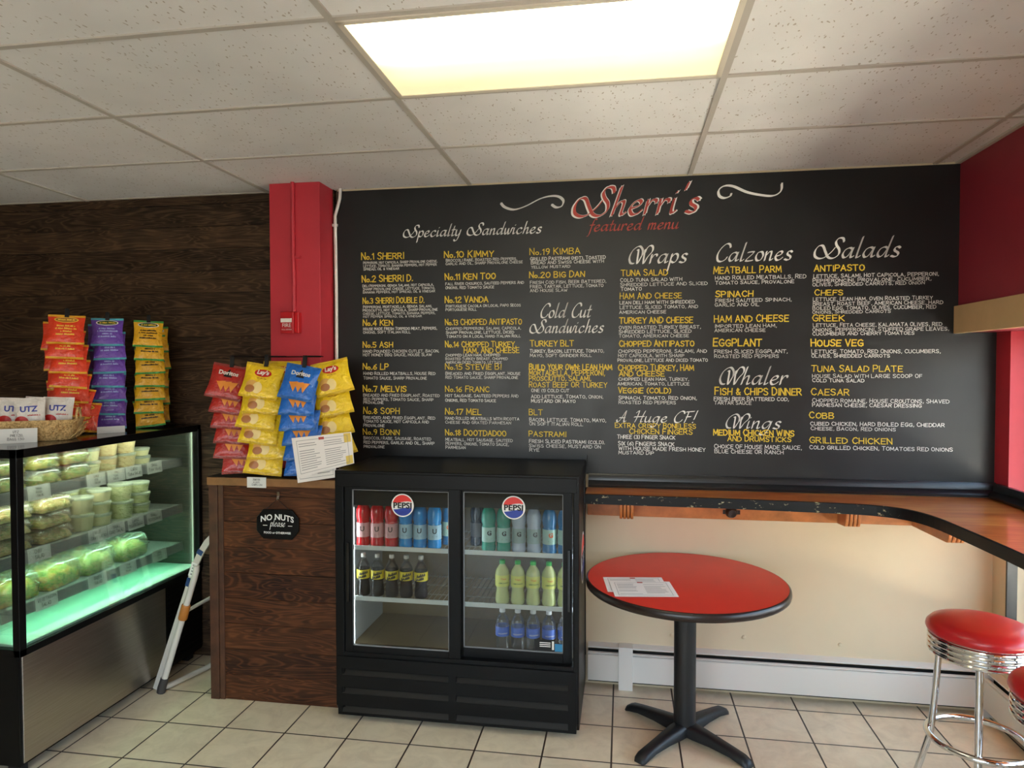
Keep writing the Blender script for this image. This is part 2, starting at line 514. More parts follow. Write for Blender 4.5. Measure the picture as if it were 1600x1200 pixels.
ENTRIES = [
 ([('No.1 SHERRI', -1.512, 2.405, 0.256, 0.0353)], [('PEPPERONI, HOT CAPICOLA, SHARP PROVALONE CHEESE,', -1.501, 2.378, 0.445, 0.0149), ('LETTUCE, TOMATO, BANANA PEPPERS, HOT PEPPER', -1.5, 2.359, 0.44, 0.0149), ('SPREAD, OIL & VINEGAR', -1.5, 2.341, 0.216, 0.0149)]),
 ([('No.2 SHERRI D.', -1.509, 2.274, 0.306, 0.0353)], [('DELI PEPPERONI, GENOA SALAMI, HOT CAPICOLA,', -1.506, 2.244, 0.428, 0.0149), ('SHARP PROVALONE CHEESE, LETTUCE, TOMATO,', -1.504, 2.225, 0.434, 0.0149), ('BANANA PEPPERS, HOT SPREAD, OIL & VINEGAR', -1.504, 2.207, 0.434, 0.0149)]),
 ([('No.3 SHERRI DOUBLE D.', -1.505, 2.148, 0.37, 0.0326)], [('PEPPERONI, MORTADELLA, GENOA SALAMI,', -1.503, 2.121, 0.414, 0.0156), ('PROSCIUTTO, HOT CAPICOLA, SHARP PROVALONE', -1.505, 2.101, 0.45, 0.0156), ('CHEESE, LETTUCE, TOMATO, BANANA PEPPERS,', -1.505, 2.082, 0.436, 0.0149), ('HOT PEPPER SPREAD, OIL & VINEGAR', -1.503, 2.065, 0.354, 0.0136)]),
 ([('No.4 KEN', -1.505, 2.02, 0.18, 0.0314)], [('HOUSE MADE FRESH TORPEDO MEAT, PEPPERS,', -1.504, 1.993, 0.445, 0.017), ('ONIONS, SOFT ITALIAN ROLL', -1.504, 1.973, 0.287, 0.0164)]),
 ([('No.5 ASH', -1.506, 1.892, 0.181, 0.0314)], [('HAND POUNDED CHICKEN CUTLET, BACON,', -1.506, 1.862, 0.458, 0.0177), ('HOT HONEY BBQ SAUCE, HOUSE SLAW', -1.506, 1.841, 0.415, 0.0177)]),
 ([('No.6 LP', -1.507, 1.764, 0.154, 0.0329)], [('HAND ROLLED MEATBALLS, HOUSE RED', -1.504, 1.732, 0.434, 0.0184), ('TOMATO SAUCE, SHARP PROVALONE', -1.504, 1.705, 0.383, 0.0177)]),
 ([('No.7 MELVIS', -1.506, 1.634, 0.261, 0.0329)], [('BREADED AND FRIED EGGPLANT, ROASTED', -1.506, 1.605, 0.461, 0.0177), ('RED PEPPERS, TOMATO SAUCE, SHARP', -1.504, 1.581, 0.423, 0.0178), ('PROVALONE', -1.505, 1.562, 0.122, 0.0165)]),
 ([('No.8 SOPH', -1.506, 1.504, 0.219, 0.0343)], [('BREADED AND FRIED EGGPLANT, RED', -1.506, 1.474, 0.434, 0.0178), ('TOMATO SAUCE, HOT CAPICOLA AND', -1.504, 1.452, 0.394, 0.0178), ('PROVALONE', -1.506, 1.427, 0.128, 0.0179)]),
 ([('No.9 BONN', -1.508, 1.382, 0.22, 0.0309)], [('BROCCOLI RABE, SAUSAGE, ROASTED', -1.505, 1.353, 0.408, 0.0185), ('RED PEPPERS, GARLIC AND OIL, SHARP', -1.506, 1.328, 0.429, 0.0185), ('PROVALONE', -1.505, 1.303, 0.126, 0.0172)]),
 ([('No.10 KIMMY', -1.014, 2.402, 0.286, 0.0345)], [('BROCCOLI RABE, ROASTED RED PEPPERS,', -1.004, 2.379, 0.411, 0.0166), ('GARLIC AND OIL, SHARP PROVALONE CHEESE', -1.006, 2.36, 0.445, 0.0159)]),
 ([('No.11 KEN TOO', -1.009, 2.276, 0.292, 0.0333)], [('FALL RIVER CHOURICO, SAUTEED PEPPERS AND', -1.007, 2.245, 0.452, 0.0166), ('ONIONS, RED TOMATO SAUCE', -1.007, 2.223, 0.282, 0.0166)]),
 ([('No.12 VANDA', -1.01, 2.146, 0.25, 0.032)], [('PORTUGUESE CACOILA ON LOCAL PAPO SECOS', -1.005, 2.118, 0.432, 0.0166), ('PORTUGUESE ROLL', -1.007, 2.098, 0.181, 0.016)]),
 ([('No.13 CHOPPED ANTIPASTO', -1.009, 2.018, 0.442, 0.0319)], [('CHOPPED PEPPERONI, SALAMI, CAPICOLA,', -1.006, 1.989, 0.435, 0.0173), ('SHARP PROVALONE, LETTUCE, DICED', -1.006, 1.967, 0.395, 0.0167), ('TOMATO ON A LOCAL HARD ITALIAN ROLL', -1.002, 1.945, 0.429, 0.016)]),
 ([('No.14 CHOPPED TURKEY,', -1.009, 1.891, 0.41, 0.0307), ('HAM, AND CHEESE', -0.9, 1.857, 0.319, 0.0293)], [('CHOPPED LEAN HAM, CHOPPED', -1.008, 1.838, 0.317, 0.016), ('ROASTED TURKEY BREAST, CHOPPED', -1.008, 1.817, 0.361, 0.016), ('AMERICAN DICED TOMATO, LETTUCE', -1.008, 1.797, 0.327, 0.0154)]),
 ([('No.15 STEVIE B!', -1.01, 1.763, 0.325, 0.0308)], [('BREADED AND FRIED EGGPLANT, HOUSE', -1.009, 1.732, 0.433, 0.018), ('RED TOMATO SAUCE, SHARP PROVALONE', -1.009, 1.71, 0.421, 0.0174)]),
 ([('No.16 FRANC', -1.01, 1.635, 0.256, 0.0309)], [('HOT SAUSAGE, SAUTEED PEPPERS AND', -1.01, 1.605, 0.424, 0.0181), ('ONIONS, RED TOMATO SAUCE', -1.01, 1.578, 0.295, 0.0181)]),
 ([('No.17 MEL', -1.011, 1.505, 0.21, 0.0323)], [('HAND ROLLED MEATBALLS WITH RICOTTA', -1.011, 1.475, 0.429, 0.0181), ('CHEESE AND GRATED PARMESAN', -1.011, 1.452, 0.382, 0.0174)]),
 ([('No.18 DOOTDADOO', -1.01, 1.385, 0.354, 0.0309)], [('MEATBALL, HOT SAUSAGE, SAUTEED', -1.011, 1.352, 0.392, 0.0188), ('PEPPERS, ONIONS, TOMATO SAUCE,', -1.009, 1.329, 0.368, 0.0182), ('PARMESAN', -1.009, 1.307, 0.116, 0.0176)]),
 ([('No.19 KIMBA', -0.52, 2.405, 0.28, 0.0333)], [('GRILLED PASTRAMI (HOT), TOASTED', -0.517, 2.373, 0.417, 0.0199), ('BREAD AND SWISS CHEESE WITH', -0.513, 2.352, 0.404, 0.0186), ('YELLOW MUSTARD', -0.512, 2.329, 0.217, 0.0173)]),
 ([('No.20 BIG DAN', -0.522, 2.277, 0.307, 0.0307)], [('FRESH COD FISH, BEER BATTERED,', -0.518, 2.242, 0.422, 0.0186), ('FRIED, TARTAR, LETTUCE, TOMATO', -0.518, 2.219, 0.407, 0.0186), ('AND HOUSE SLAW', -0.518, 2.197, 0.208, 0.0187)]),
 ([('TURKEY BLT', -0.517, 1.893, 0.243, 0.0308)], [('TURKEY, BACON, LETTUCE, TOMATO,', -0.519, 1.857, 0.412, 0.0201), ('MAYO, SOFT GRINDER ROLL', -0.519, 1.833, 0.344, 0.0188)]),
 ([('BUILD YOUR OWN: LEAN HAM', -0.524, 1.762, 0.461, 0.0294), ('MORTADELLA, PEPPERONI,', -0.525, 1.73, 0.423, 0.0281), ('PROSCIUTTO, SALAMI,', -0.524, 1.7, 0.346, 0.0255), ('ROAST BEEF OR TURKEY', -0.524, 1.663, 0.434, 0.0281)], [('ONE (1) COLD CUT', -0.511, 1.636, 0.212, 0.0202), ('ADD LETTUCE, TOMATO, ONION,', -0.512, 1.602, 0.401, 0.0201), ('MUSTARD OR MAYO', -0.512, 1.577, 0.248, 0.0202)]),
 ([('BLT', -0.524, 1.507, 0.075, 0.0311)], [('BACON, LETTUCE, TOMATO, MAYO,', -0.522, 1.471, 0.427, 0.0215), ('ON SOFT ITALIAN ROLL', -0.522, 1.448, 0.3, 0.0202)]),
 ([('PASTRAMI', -0.525, 1.386, 0.208, 0.0284)], [('FRESH SLICED PASTRAMI (COLD).', -0.524, 1.349, 0.422, 0.0215), ('SWISS CHEESE, MUSTARD ON', -0.525, 1.324, 0.401, 0.0202), ('RYE', -0.522, 1.3, 0.055, 0.0204)]),
 ([('TUNA SALAD', -0.013, 2.276, 0.248, 0.0313)], [('COLD TUNA SALAD WITH', -0.018, 2.244, 0.329, 0.0202), ('SHREDDED LETTUCE AND SLICED', -0.018, 2.219, 0.463, 0.0195), ('TOMATO', -0.015, 2.195, 0.111, 0.0197)]),
 ([('HAM AND CHEESE', -0.02, 2.15, 0.33, 0.03)], [('LEAN DELI HAM WITH SHREDDED', -0.021, 2.121, 0.399, 0.0196), ('LETTUCE, SLICED TOMATO, AND', -0.02, 2.095, 0.415, 0.0196), ('AMERICAN CHEESE', -0.023, 2.069, 0.25, 0.019)]),
 ([('TURKEY AND CHEESE', -0.022, 2.016, 0.391, 0.0314)], [('OVEN ROASTED TURKEY BREAST,', -0.024, 1.985, 0.435, 0.0196), ('SHREDDED LETTUCE, SLICED', -0.025, 1.962, 0.386, 0.0196), ('TOMATO, AMERICAN CHEESE', -0.025, 1.938, 0.374, 0.019)]),
 ([('CHOPPED ANTIPASTO', -0.023, 1.889, 0.4, 0.0301)], [('CHOPPED PEPPERONI, SALAMI, AND', -0.028, 1.854, 0.471, 0.0203), ('HOT CAPICOLA, WITH SHARP', -0.028, 1.83, 0.352, 0.0197), ('PROVALONE, LETTUCE AND DICED TOMATO', -0.031, 1.805, 0.48, 0.019)]),
 ([('CHOPPED TURKEY, HAM', -0.028, 1.757, 0.404, 0.0302), ('AND CHEESE', -0.023, 1.726, 0.243, 0.0276)], [('CHOPPED LEAN HAM, TURKEY,', -0.026, 1.701, 0.376, 0.019), ('AMERICAN, TOMATO, LETTUCE', -0.031, 1.676, 0.384, 0.019)]),
 ([('VEGGIE (COLD)', -0.027, 1.633, 0.281, 0.029)], [('SPINACH, TOMATO, RED ONION,', -0.026, 1.598, 0.418, 0.0204), ('ROASTED RED PEPPERS', -0.025, 1.573, 0.307, 0.0198)]),
 ([('EXTRA CRISPY BONELESS', -0.044, 1.442, 0.432, 0.025), ('CHICKEN FINGERS', 0.033, 1.409, 0.337, 0.0276)], [('THREE (3) FINGER SNACK', -0.032, 1.381, 0.311, 0.0238), ('SIX (6) FINGERS SNACK', -0.027, 1.344, 0.301, 0.0238), ('WITH HOUSE MADE FRESH HONEY', -0.025, 1.318, 0.464, 0.0224), ('MUSTARD DIP', -0.025, 1.295, 0.19, 0.0199)]),
 ([('MEATBALL PARM', 0.477, 2.278, 0.346, 0.0349)], [('HAND ROLLED MEATBALLS, RED', 0.486, 2.244, 0.461, 0.0221), ('TOMATO SAUCE, PROVALONE', 0.486, 2.219, 0.402, 0.0195)]),
 ([('SPINACH', 0.488, 2.152, 0.192, 0.0307)], [('FRESH SAUTEED SPINACH,', 0.488, 2.124, 0.388, 0.0204), ('GARLIC AND OIL', 0.484, 2.101, 0.228, 0.0196)]),
 ([('HAM AND CHEESE', 0.482, 2.017, 0.38, 0.0349)], [('IMPORTED LEAN HAM,', 0.485, 1.987, 0.317, 0.02), ('AMERICAN CHEESE', 0.484, 1.964, 0.261, 0.0201)]),
 ([('EGGPLANT', 0.478, 1.888, 0.248, 0.0377)], [('FRESH SLICED EGGPLANT,', 0.483, 1.85, 0.375, 0.0213), ('ROASTED RED PEPPERS', 0.484, 1.825, 0.33, 0.0201)]),
 ([('FISH & CHIPS DINNER', 0.488, 1.627, 0.442, 0.0364)], [('FRESH BEER BATTERED COD,', 0.483, 1.595, 0.383, 0.0214), ('TARTAR SAUCE', 0.485, 1.574, 0.191, 0.0202)]),
 ([('MEDIUM CHICKEN WINS', 0.482, 1.408, 0.413, 0.0302), ('AND DRUMSTICKS', 0.556, 1.377, 0.324, 0.0264)], [('CHOICE OF HOUSE MADE SAUCE,', 0.486, 1.337, 0.448, 0.0239), ('BLUE CHEESE OR RANCH', 0.489, 1.311, 0.353, 0.0227)]),
 ([('ANTIPASTO', 0.988, 2.278, 0.247, 0.0314)], [('LETTUCE, SALAMI, HOT CAPICOLA, PEPPERONI,', 0.985, 2.243, 0.605, 0.0204), ('PEPPERONCINI, PROVALONE, CUCUMBER,', 0.982, 2.22, 0.573, 0.0194), ('OLIVES, SHREDDED CARROTS, RED ONION', 0.981, 2.2, 0.543, 0.0183)]),
 ([('CHEFS', 0.992, 2.152, 0.139, 0.0283)], [('LETTUCE, LEAN HAM, OVEN ROASTED TURKEY', 0.984, 2.122, 0.579, 0.0205), ('BREAST, ROAST BEEF, AMERICAN CHEESE, HARD', 0.984, 2.098, 0.628, 0.0204), ('BOILED EGG, TOMATO, OLIVES, CUCUMBER, RED', 0.983, 2.075, 0.597, 0.0205), ('ONIONS, SHREDDED CARROTS', 0.982, 2.056, 0.382, 0.0173)]),
 ([('GREEK', 0.982, 2.016, 0.157, 0.0316)], [('LETTUCE, FETA CHEESE, KALAMATA OLIVES, RED', 0.986, 1.986, 0.623, 0.0205), ('ONIONS, PEPPERONCINI, STUFFED GRAPE LEAVES,', 0.984, 1.962, 0.658, 0.0205), ('CUCUMBERS AND CHERRY TOMATOES', 0.983, 1.942, 0.495, 0.0184)]),
 ([('HOUSE VEG', 0.977, 1.885, 0.255, 0.0338)], [('LETTUCE, TOMATO, RED ONIONS, CUCUMBERS,', 0.98, 1.847, 0.624, 0.0216), ('OLIVES, SHREDDED CARROTS', 0.98, 1.825, 0.383, 0.0196)]),
 ([('TUNA SALAD PLATE', 0.979, 1.751, 0.445, 0.0315)], [('HOUSE SALAD WITH LARGE SCOOP OF', 0.984, 1.719, 0.535, 0.0206), ('COLD TUNA SALAD', 0.985, 1.696, 0.255, 0.0196)]),
 ([('CAESAR', 0.979, 1.627, 0.188, 0.0328)], [('CHOPPED ROMAINE, HOUSE CROUTONS, SHAVED', 0.985, 1.589, 0.664, 0.0217), ('PARMESAN CHEESE, CAESAR DRESSING', 0.986, 1.566, 0.531, 0.0206)]),
 ([('COBB', 0.971, 1.505, 0.122, 0.0307)], [('CUBED CHICKEN, HARD BOILED EGG, CHEDDAR', 0.977, 1.467, 0.651, 0.0217), ('CHEESE, BACON, RED ONIONS', 0.979, 1.442, 0.416, 0.0196)]),
 ([('GRILLED CHICKEN', 0.974, 1.374, 0.405, 0.0306)], [('COLD GRILLED CHICKEN, TOMATOES RED ONIONS', 0.974, 1.341, 0.694, 0.0217)]),
]
# ------------------------------------------------------------------ materials


def m_planks(name, c_lo, c_hi, plank, rough=.55, off=0.):
    t = NT(name)
    tc = t.new('ShaderNodeTexCoord'); sp = t.new('ShaderNodeSeparateXYZ'); t.link(tc.outputs['Object'], sp.inputs[0])
    row = t.math('FLOOR', t.math('DIVIDE', t.math('ADD', sp.outputs['Z'], off), plank))
    wn_ = t.new('ShaderNodeTexWhiteNoise', noise_dimensions='1D'); t.link(row, wn_.inputs['W'])
    cb = t.new('ShaderNodeCombineXYZ')
    t.link(t.math('ADD', sp.outputs['X'], t.math('MULTIPLY', wn_.outputs['Value'], 37.)), cb.inputs[0])
    t.link(sp.outputs['Y'], cb.inputs[1]); t.link(sp.outputs['Z'], cb.inputs[2])
    mp = t.new('ShaderNodeMapping'); mp.inputs['Scale'].default_value = (1.3, 1, 9); t.link(cb.outputs[0], mp.inputs[0])
    big = t.noise(mp.outputs[0], 1.3, 2, .5, .6)
    rings = t.math('SINE', t.math('MULTIPLY', big, 95.))
    rings = t.math('MULTIPLY', t.math('ADD', rings, 1.), .5)
    mp2 = t.new('ShaderNodeMapping'); mp2.inputs['Scale'].default_value = (2.5, 1, 70); t.link(cb.outputs[0], mp2.inputs[0])
    fine = t.noise(mp2.outputs[0], 2., 5, .65)
    mp3 = t.new('ShaderNodeMapping'); mp3.inputs['Scale'].default_value = (2, 1, 3); t.link(cb.outputs[0], mp3.inputs[0])
    blotch = t.noise(mp3.outputs[0], 2.2, 3)
    f = t.math('ADD', t.math('MULTIPLY', t.math('POWER', rings, 3.), .35), t.math('MULTIPLY', fine, .55))
    f = t.math('ADD', f, t.math('MULTIPLY', t.math('SUBTRACT', wn_.outputs['Value'], .5), .16))
    f = t.math('ADD', f, t.math('MULTIPLY', t.math('SUBTRACT', blotch, .5), .8))
    t.link(t.ramp(f, [(.08, lin(c_lo)), (.85, lin(c_hi))]), t.b.inputs['Base Color'])
    t.b.inputs['Roughness'].default_value = rough
    t.b.inputs['Specular IOR Level'].default_value = .22
    t.bump(fine, .15, .003)
    return t.m


def m_ceiling():
    t = NT('ceiling_tile')
    v = t.coord((1, 1, 1))
    n = t.noise(v, 3, 2)
    d = t.new('ShaderNodeMix', data_type='VECTOR'); d.inputs[0].default_value = .04
    t.link(v, d.inputs[4])
    nv = t.new('ShaderNodeTexNoise', i_Scale=14.); t.link(v, nv.inputs['Vector']); t.link(nv.outputs['Color'], d.inputs[5])
    def pits(rot, scale, thr):
        mp = t.new('ShaderNodeMapping'); mp.inputs['Rotation'].default_value = (0, 0, rot); mp.inputs['Scale'].default_value = (1, .36, 1)
        t.link(d.outputs[1], mp.inputs[0])
        vo = t.new('ShaderNodeTexVoronoi', i_Scale=scale, i_Randomness=1.); t.link(mp.outputs[0], vo.inputs['Vector'])
        wn_ = t.new('ShaderNodeTexWhiteNoise', noise_dimensions='3D'); t.link(vo.outputs['Color'], wn_.inputs['Vector'])
        on = t.math('GREATER_THAN', wn_.outputs['Value'], .45)
        return t.math('MULTIPLY', t.math('LESS_THAN', vo.outputs['Distance'], thr), on)
    p = t.math('MAXIMUM', pits(.5, 62, .17), pits(-.8, 75, .15))
    c = t.ramp(n, [(.3, lin('#e0dfde')), (.7, lin('#e9e8e7'))])
    t.link(t.mix(p, c, lin('#b9b1a7')), t.b.inputs['Base Color'])
    t.b.inputs['Roughness'].default_value = .95; t.b.inputs['Specular IOR Level'].default_value = .1
    fine = t.noise(v, 260, 3)
    t.bump(t.math('SUBTRACT', t.math('MULTIPLY', fine, .35), p), .35, .003)
    return t.m


def m_floor():
    t = NT('floor_tile')
    v = t.coord((1, 1, 1), loc=(.049, .143 + .314, 0))
    br = t.new('ShaderNodeTexBrick', offset=0., squash=1.)
    br.inputs['Scale'].default_value = 1; br.inputs['Brick Width'].default_value = .314; br.inputs['Row Height'].default_value = .314
    br.inputs['Mortar Size'].default_value = .0043; br.inputs['Mortar Smooth'].default_value = .15; br.inputs['Bias'].default_value = 0
    br.inputs['Color1'].default_value = lin('#eadabb'); br.inputs['Color2'].default_value = lin('#e1d1b4'); br.inputs['Mortar'].default_value = lin('#3c2d20')
    t.link(v, br.inputs['Vector'])
    n = t.noise(t.coord((1, 1, 1)), 9, 6, .65, .8)
    cl = t.ramp(n, [(.35, (.86, .84, .82, 1)), (.6, (1, 1, 1, 1))])
    t.link(t.mix(1., br.outputs['Color'], cl, 'MULTIPLY'), t.b.inputs['Base Color'])
    t.b.inputs['Roughness'].default_value = .38
    t.bump(t.math('SUBTRACT', 1., br.outputs['Fac']), .5, .003)
    return t.m


def m_counter():
    t = NT('varnished_wood')
    v = t.coord((1.0, 6, 6)); n = t.noise(v, 2.2, 5, .6, 1.0)
    v2 = t.coord((2.5, 40, 40)); f = t.noise(v2, 2.5, 4, .6)
    h = t.math('ADD', t.math('MULTIPLY', n, .7), t.math('MULTIPLY', f, .35))
    t.link(t.ramp(h, [(.25, lin('#80361a')), (.5, lin('#c0652c')), (.75, lin('#e09a4c'))]), t.b.inputs['Base Color'])
    t.b.inputs['Roughness'].default_value = .28; t.b.inputs['Coat Weight'].default_value = .5; t.b.inputs['Coat Roughness'].default_value = .12
    return t.m


def m_chipped():
    t = NT('chipped_black_edge')
    v = t.coord((1, 1, 3)); n = t.noise(v, 16, 6, .75)
    chips = t.math('GREATER_THAN', n, .61)
    tc = t.new('ShaderNodeTexCoord'); sp = t.new('ShaderNodeSeparateXYZ'); t.link(tc.outputs['Object'], sp.inputs[0])
    chips = t.math('MULTIPLY', chips, t.math('LESS_THAN', sp.outputs['X'], .08))   # paint is only worn along the back wall run
    t.link(t.mix(chips, lin('#0b0e10'), lin('#b9b188')), t.b.inputs['Base Color'])
    t.b.inputs['Roughness'].default_value = .5; t.b.inputs['Specular IOR Level'].default_value = .3
    return t.m


def m_board():
    t = NT('chalkboard_paint')
    v = t.coord((1, 1, 1)); n = t.noise(v, 2.2, 5, .6)
    t.link(t.ramp(n, [(.3, lin('#0f1011')), (.7, lin('#161719'))]), t.b.inputs['Base Color'])
    t.link(t.ramp(t.noise(v, 6, 4), [(.3, (.33, .33, .33, 1)), (.7, (.42, .42, .42, 1))]), t.b.inputs['Roughness'])
    t.b.inputs['Specular IOR Level'].default_value = .47
    return t.m


def m_stainless():
    t = NT('brushed_stainless')
    v = t.coord((3, 3, 160)); n = t.noise(v, 2, 3)
    t.b.inputs['Metallic'].default_value = 1.
    t.link(t.ramp(n, [(.3, lin('#a89f94')), (.7, lin('#b8afa4'))]), t.b.inputs['Base Color'])
    t.link(t.ramp(n, [(.3, (.30, .30, .30, 1)), (.7, (.38, .38, .38, 1))]), t.b.inputs['Roughness'])
    return t.m


def m_wicker():
    t = NT('wicker')
    v = t.coord((1, 1, 1)); n = t.noise(v, 120, 3, .6)
    t.link(t.ramp(n, [(.3, lin('#8a6636')), (.6, lin('#d9b77c'))]), t.b.inputs['Base Color'])
    t.b.inputs['Roughness'].default_value = .7
    return t.m


def m_salad(name, stops, scale=38):
    t = NT(name)
    v = t.coord((1, 1, 1.6)); n = t.noise(v, scale, 3, .6, 1.2)
    t.link(t.ramp(n, [(p, lin(c)) for p, c in stops]), t.b.inputs['Base Color'])
    t.b.inputs['Roughness'].default_value = .45
    return t.m


M = {}
M['ceil'] = m_ceiling()
M['grid'] = mat('grid_metal', '#bcb6ad', .6)
M['diff_frame'] = mat('light_frame', '#dad2c2', .5)
M['wood_wall'] = m_planks('wall_planks', '#1d140d', '#624a35', .1335, off=.04)
M['wood_cab'] = m_planks('counter_planks', '#25130b', '#6b3f22', .137, off=.0)
M['wood_trim'] = mat('counter_trim', '#4b2c19', .5, var=.35, vscale=14)
M['wood_edge'] = mat('counter_edge', '#8a6037', .45, var=.25, vscale=9)
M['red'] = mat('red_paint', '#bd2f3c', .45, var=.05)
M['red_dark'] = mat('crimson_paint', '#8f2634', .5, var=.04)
M['board'] = m_board()
M['board_trim'] = mat('black_gloss_trim', '#16181b', .28, var=.1)
M['beige'] = mat('beige_paint', '#d3c2a2', .7, var=.03, vscale=3)
M['floor'] = m_floor()
M['tan'] = mat('tan_board', '#c8a679', .6, var=.06)
M['counter'] = m_counter()
M['counter_raw'] = mat('cleat_wood', '#b8733a', .4, var=.3, vscale=10)
M['chipped'] = m_chipped()
M['black'] = mat('black_metal', '#080808', .40, spec=.2)
M['black_gloss'] = mat('black_gloss', '#0b0c0c', .12)
M['black_matte'] = mat('black_matte', '#0d0d0d', .7)
M['iron'] = mat('black_iron', '#17191b', .45, bump=.15, bscale=220)
M['steel'] = m_stainless()
M['chrome'] = mat('chrome', '#dadada', .07, 1.)
M['red_vinyl'] = mat('red_vinyl', '#b3161f', .3, spec=.55)
M['red_top'] = mat('red_laminate', '#d3281f', .34, var=.03)
M['brown_edge'] = mat('table_edge', '#231815', .3)
M['white_metal'] = mat('heater_enamel', '#d9d5cc', .45)
M['white'] = mat('white_plastic', '#e6e4de', .4)
M['white_wire'] = mat('white_rail', '#dfe6e4', .4)
M['paper'] = mat('paper', '#ece6e2', .75)
M['card'] = mat('price_card', '#dcdcd8', .75)
M['ink'] = mat('ink', '#2a2a2c', .7)
M['ink_grey'] = mat('ink_grey', '#8d8a8c', .8)
M['ink_red'] = mat('ink_red', '#b9483f', .8)
M['tape'] = mat('yellow_tape', '#e0c25c', .5)
M['chalk'] = mat('chalk_white', '#e6e4e0', .8)
M['chalk_y'] = mat('chalk_yellow', '#e2c23c', .8)
M['chalk_r'] = mat('chalk_red', '#b4473f', .8)
M['glass'] = thin_clear('window_glass', (.97, .99, .98, 1), gloss=.02, rough=.0)
M['case_glass'] = thin_clear('case_glass', (.90, .97, .93, 1), gloss=.035, rough=.01)
M['door_glass'] = thin_clear('cooler_glass', (.86, .87, .85, 1), gloss=.0, rough=.012)
M['clamshell'] = thin_clear('clear_plastic', (.97, .98, .97, 1), clear=.85, gloss=.07, rough=.12, diffuse=(.8, .84, .8, 1))
M['bottle_clear'] = thin_clear('clear_bottle', (.94, .96, .97, 1), clear=.95, gloss=.04, rough=.06, diffuse=(.75, .8, .85, 1))
M['pet'] = thin_clear('clear_pet', (.97, .97, .97, 1), gloss=.0, rough=.05)
M['acrylic'] = thin_clear('acrylic', (.98, .98, .98, 1), gloss=.05)
M['pipe_white'] = mat('white_pipe', '#cfc9bd', .45)
M['greyplastic'] = mat('grey_plastic', '#3a3735', .5)
M['orange'] = mat('orange_clip', '#b3702c', .45)
M['rail'] = mat('price_rail', '#77797a', .4)
M['dark_in'] = mat('cooler_liner', '#6a5c42', .3)
M['light_in'] = mat('cooler_liner_light', '#b9c0c2', .4)
M['mint'] = mat('case_deck', '#c9ecdc', .4)
M['wicker'] = m_wicker()
M['lamp_case'] = emit('case_lamp', (.62, 1.0, .74, 1), 44)
M['lamp_low'] = emit('case_lamp_low', (.42, 1.0, .66, 1), 17)
M['lamp_warm'] = emit('case_lamp_top', (.98, 1.0, .80, 1), 26)
M['lamp_cool'] = emit('cooler_lamp', (.82, .93, 1.0, 1), 15)

# ------------------------------------------------------------------ room shell
XL, XR, YF = -5.0, 1.87, -6.5
WIN_Y0, WIN_Y1, WIN_Z0, WIN_Z1 = -2.90, -.13, .40, 1.95
structure(MB().box(XL, XR + .25, YF - .2, .2, -.1, 0).build('floor', M['floor']))
structure(MB().box(XL, XR + .25, YF - .2, .2, CEIL, CEIL + .1).build('ceiling', M['ceil']))
structure(MB().box(-1.665, XR + .25, 0, .15, 0, CEIL).build('wall_back', M['beige']))
# plank-clad part of the back wall: every board its own depth, thin gaps
w = MB(); z = -.04; k = 0
while z < CEIL:
    a, b = max(z, 0.), min(z + .1335, CEIL)
    w.box(XL, -1.99 + .31, -.012 + random.uniform(-.002, .002), .02, a + .0012, b - .0012); z += .1335
w.box(XL, -1.66, .015, .15, 0, CEIL)
structure(w.build('wall_back_planks', M['wood_wall'])); bpy.data.objects['wall_back_planks'].name = 'wall_back_left'
structure(MB().box(XL - .15, XL, YF, .15, 0, CEIL).build('wall_left', M['wood_wall']))
f = MB().box(XL, -2.6, YF - .2, YF, 0, CEIL).box(.7, XR + .25, YF - .2, YF, 0, CEIL).box(-2.6, .7, YF - .2, YF, 0, .4).box(-2.6, .7, YF - .2, YF, 2.5, CEIL)
structure(f.build('wall_front', M['beige']))
# right wall: beige low, red above the counter, big window opening
r = MB()
r.box(XR, XR + .25, WIN_Y1, 0, 0, 1.11, 0); r.box(XR, XR + .25, WIN_Y1, 0, 1.11, WIN_Z1, 1)
r.box(XR, XR + .25, WIN_Y0, WIN_Y1, 0, WIN_Z0, 0)
r.box(XR, XR + .25, YF, WIN_Y0, 0, 1.11, 0); r.box(XR, XR + .25, YF, WIN_Y0, 1.11, WIN_Z1, 1)
structure(r.build('wall_right', [M['beige'], M['red']]))
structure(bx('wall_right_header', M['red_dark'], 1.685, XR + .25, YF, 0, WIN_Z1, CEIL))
structure(bx('trim_1', M['tan'], 1.663, 1.69, YF, -.012, 1.945, 2.085, bevel=.002))
structure(bx('wall_pillar', M['red'], -1.99, -1.686, -.19, .0, 0, CEIL, bevel=.003))
# window in the right wall: black frame, sill, mullions, pane
wf = MB()
fx0, fx1 = 2.0, 2.06
wf.box(fx0, fx1, WIN_Y1 - .05, WIN_Y1, WIN_Z0, WIN_Z1).box(fx0, fx1, WIN_Y0, WIN_Y0 + .05, WIN_Z0, WIN_Z1)
wf.box(fx0, fx1, WIN_Y0, WIN_Y1, WIN_Z1 - .05, WIN_Z1).box(fx0, fx1, WIN_Y0, WIN_Y1, WIN_Z0, WIN_Z0 + .05)
wf.box(fx0, fx1, -1.54, -1.49, WIN_Z0, WIN_Z1)
win = structure(wf.build('window_1', M['black']))
bx('pane', M['glass'], 2.025, 2.031, WIN_Y0 + .04, WIN_Y1 - .04, WIN_Z0 + .04, WIN_Z1 - .04, win)
bx('reveal_board', M['board_trim'], 1.866, 1.912, WIN_Y1 - .012, WIN_Y1 + .0, WIN_Z0, 1.10, win)
wf = MB()
for xa in (-2.6, -1.55, -.4, .65):
    wf.box(xa, xa + .05, YF - .13, YF - .07, .4, 2.5)
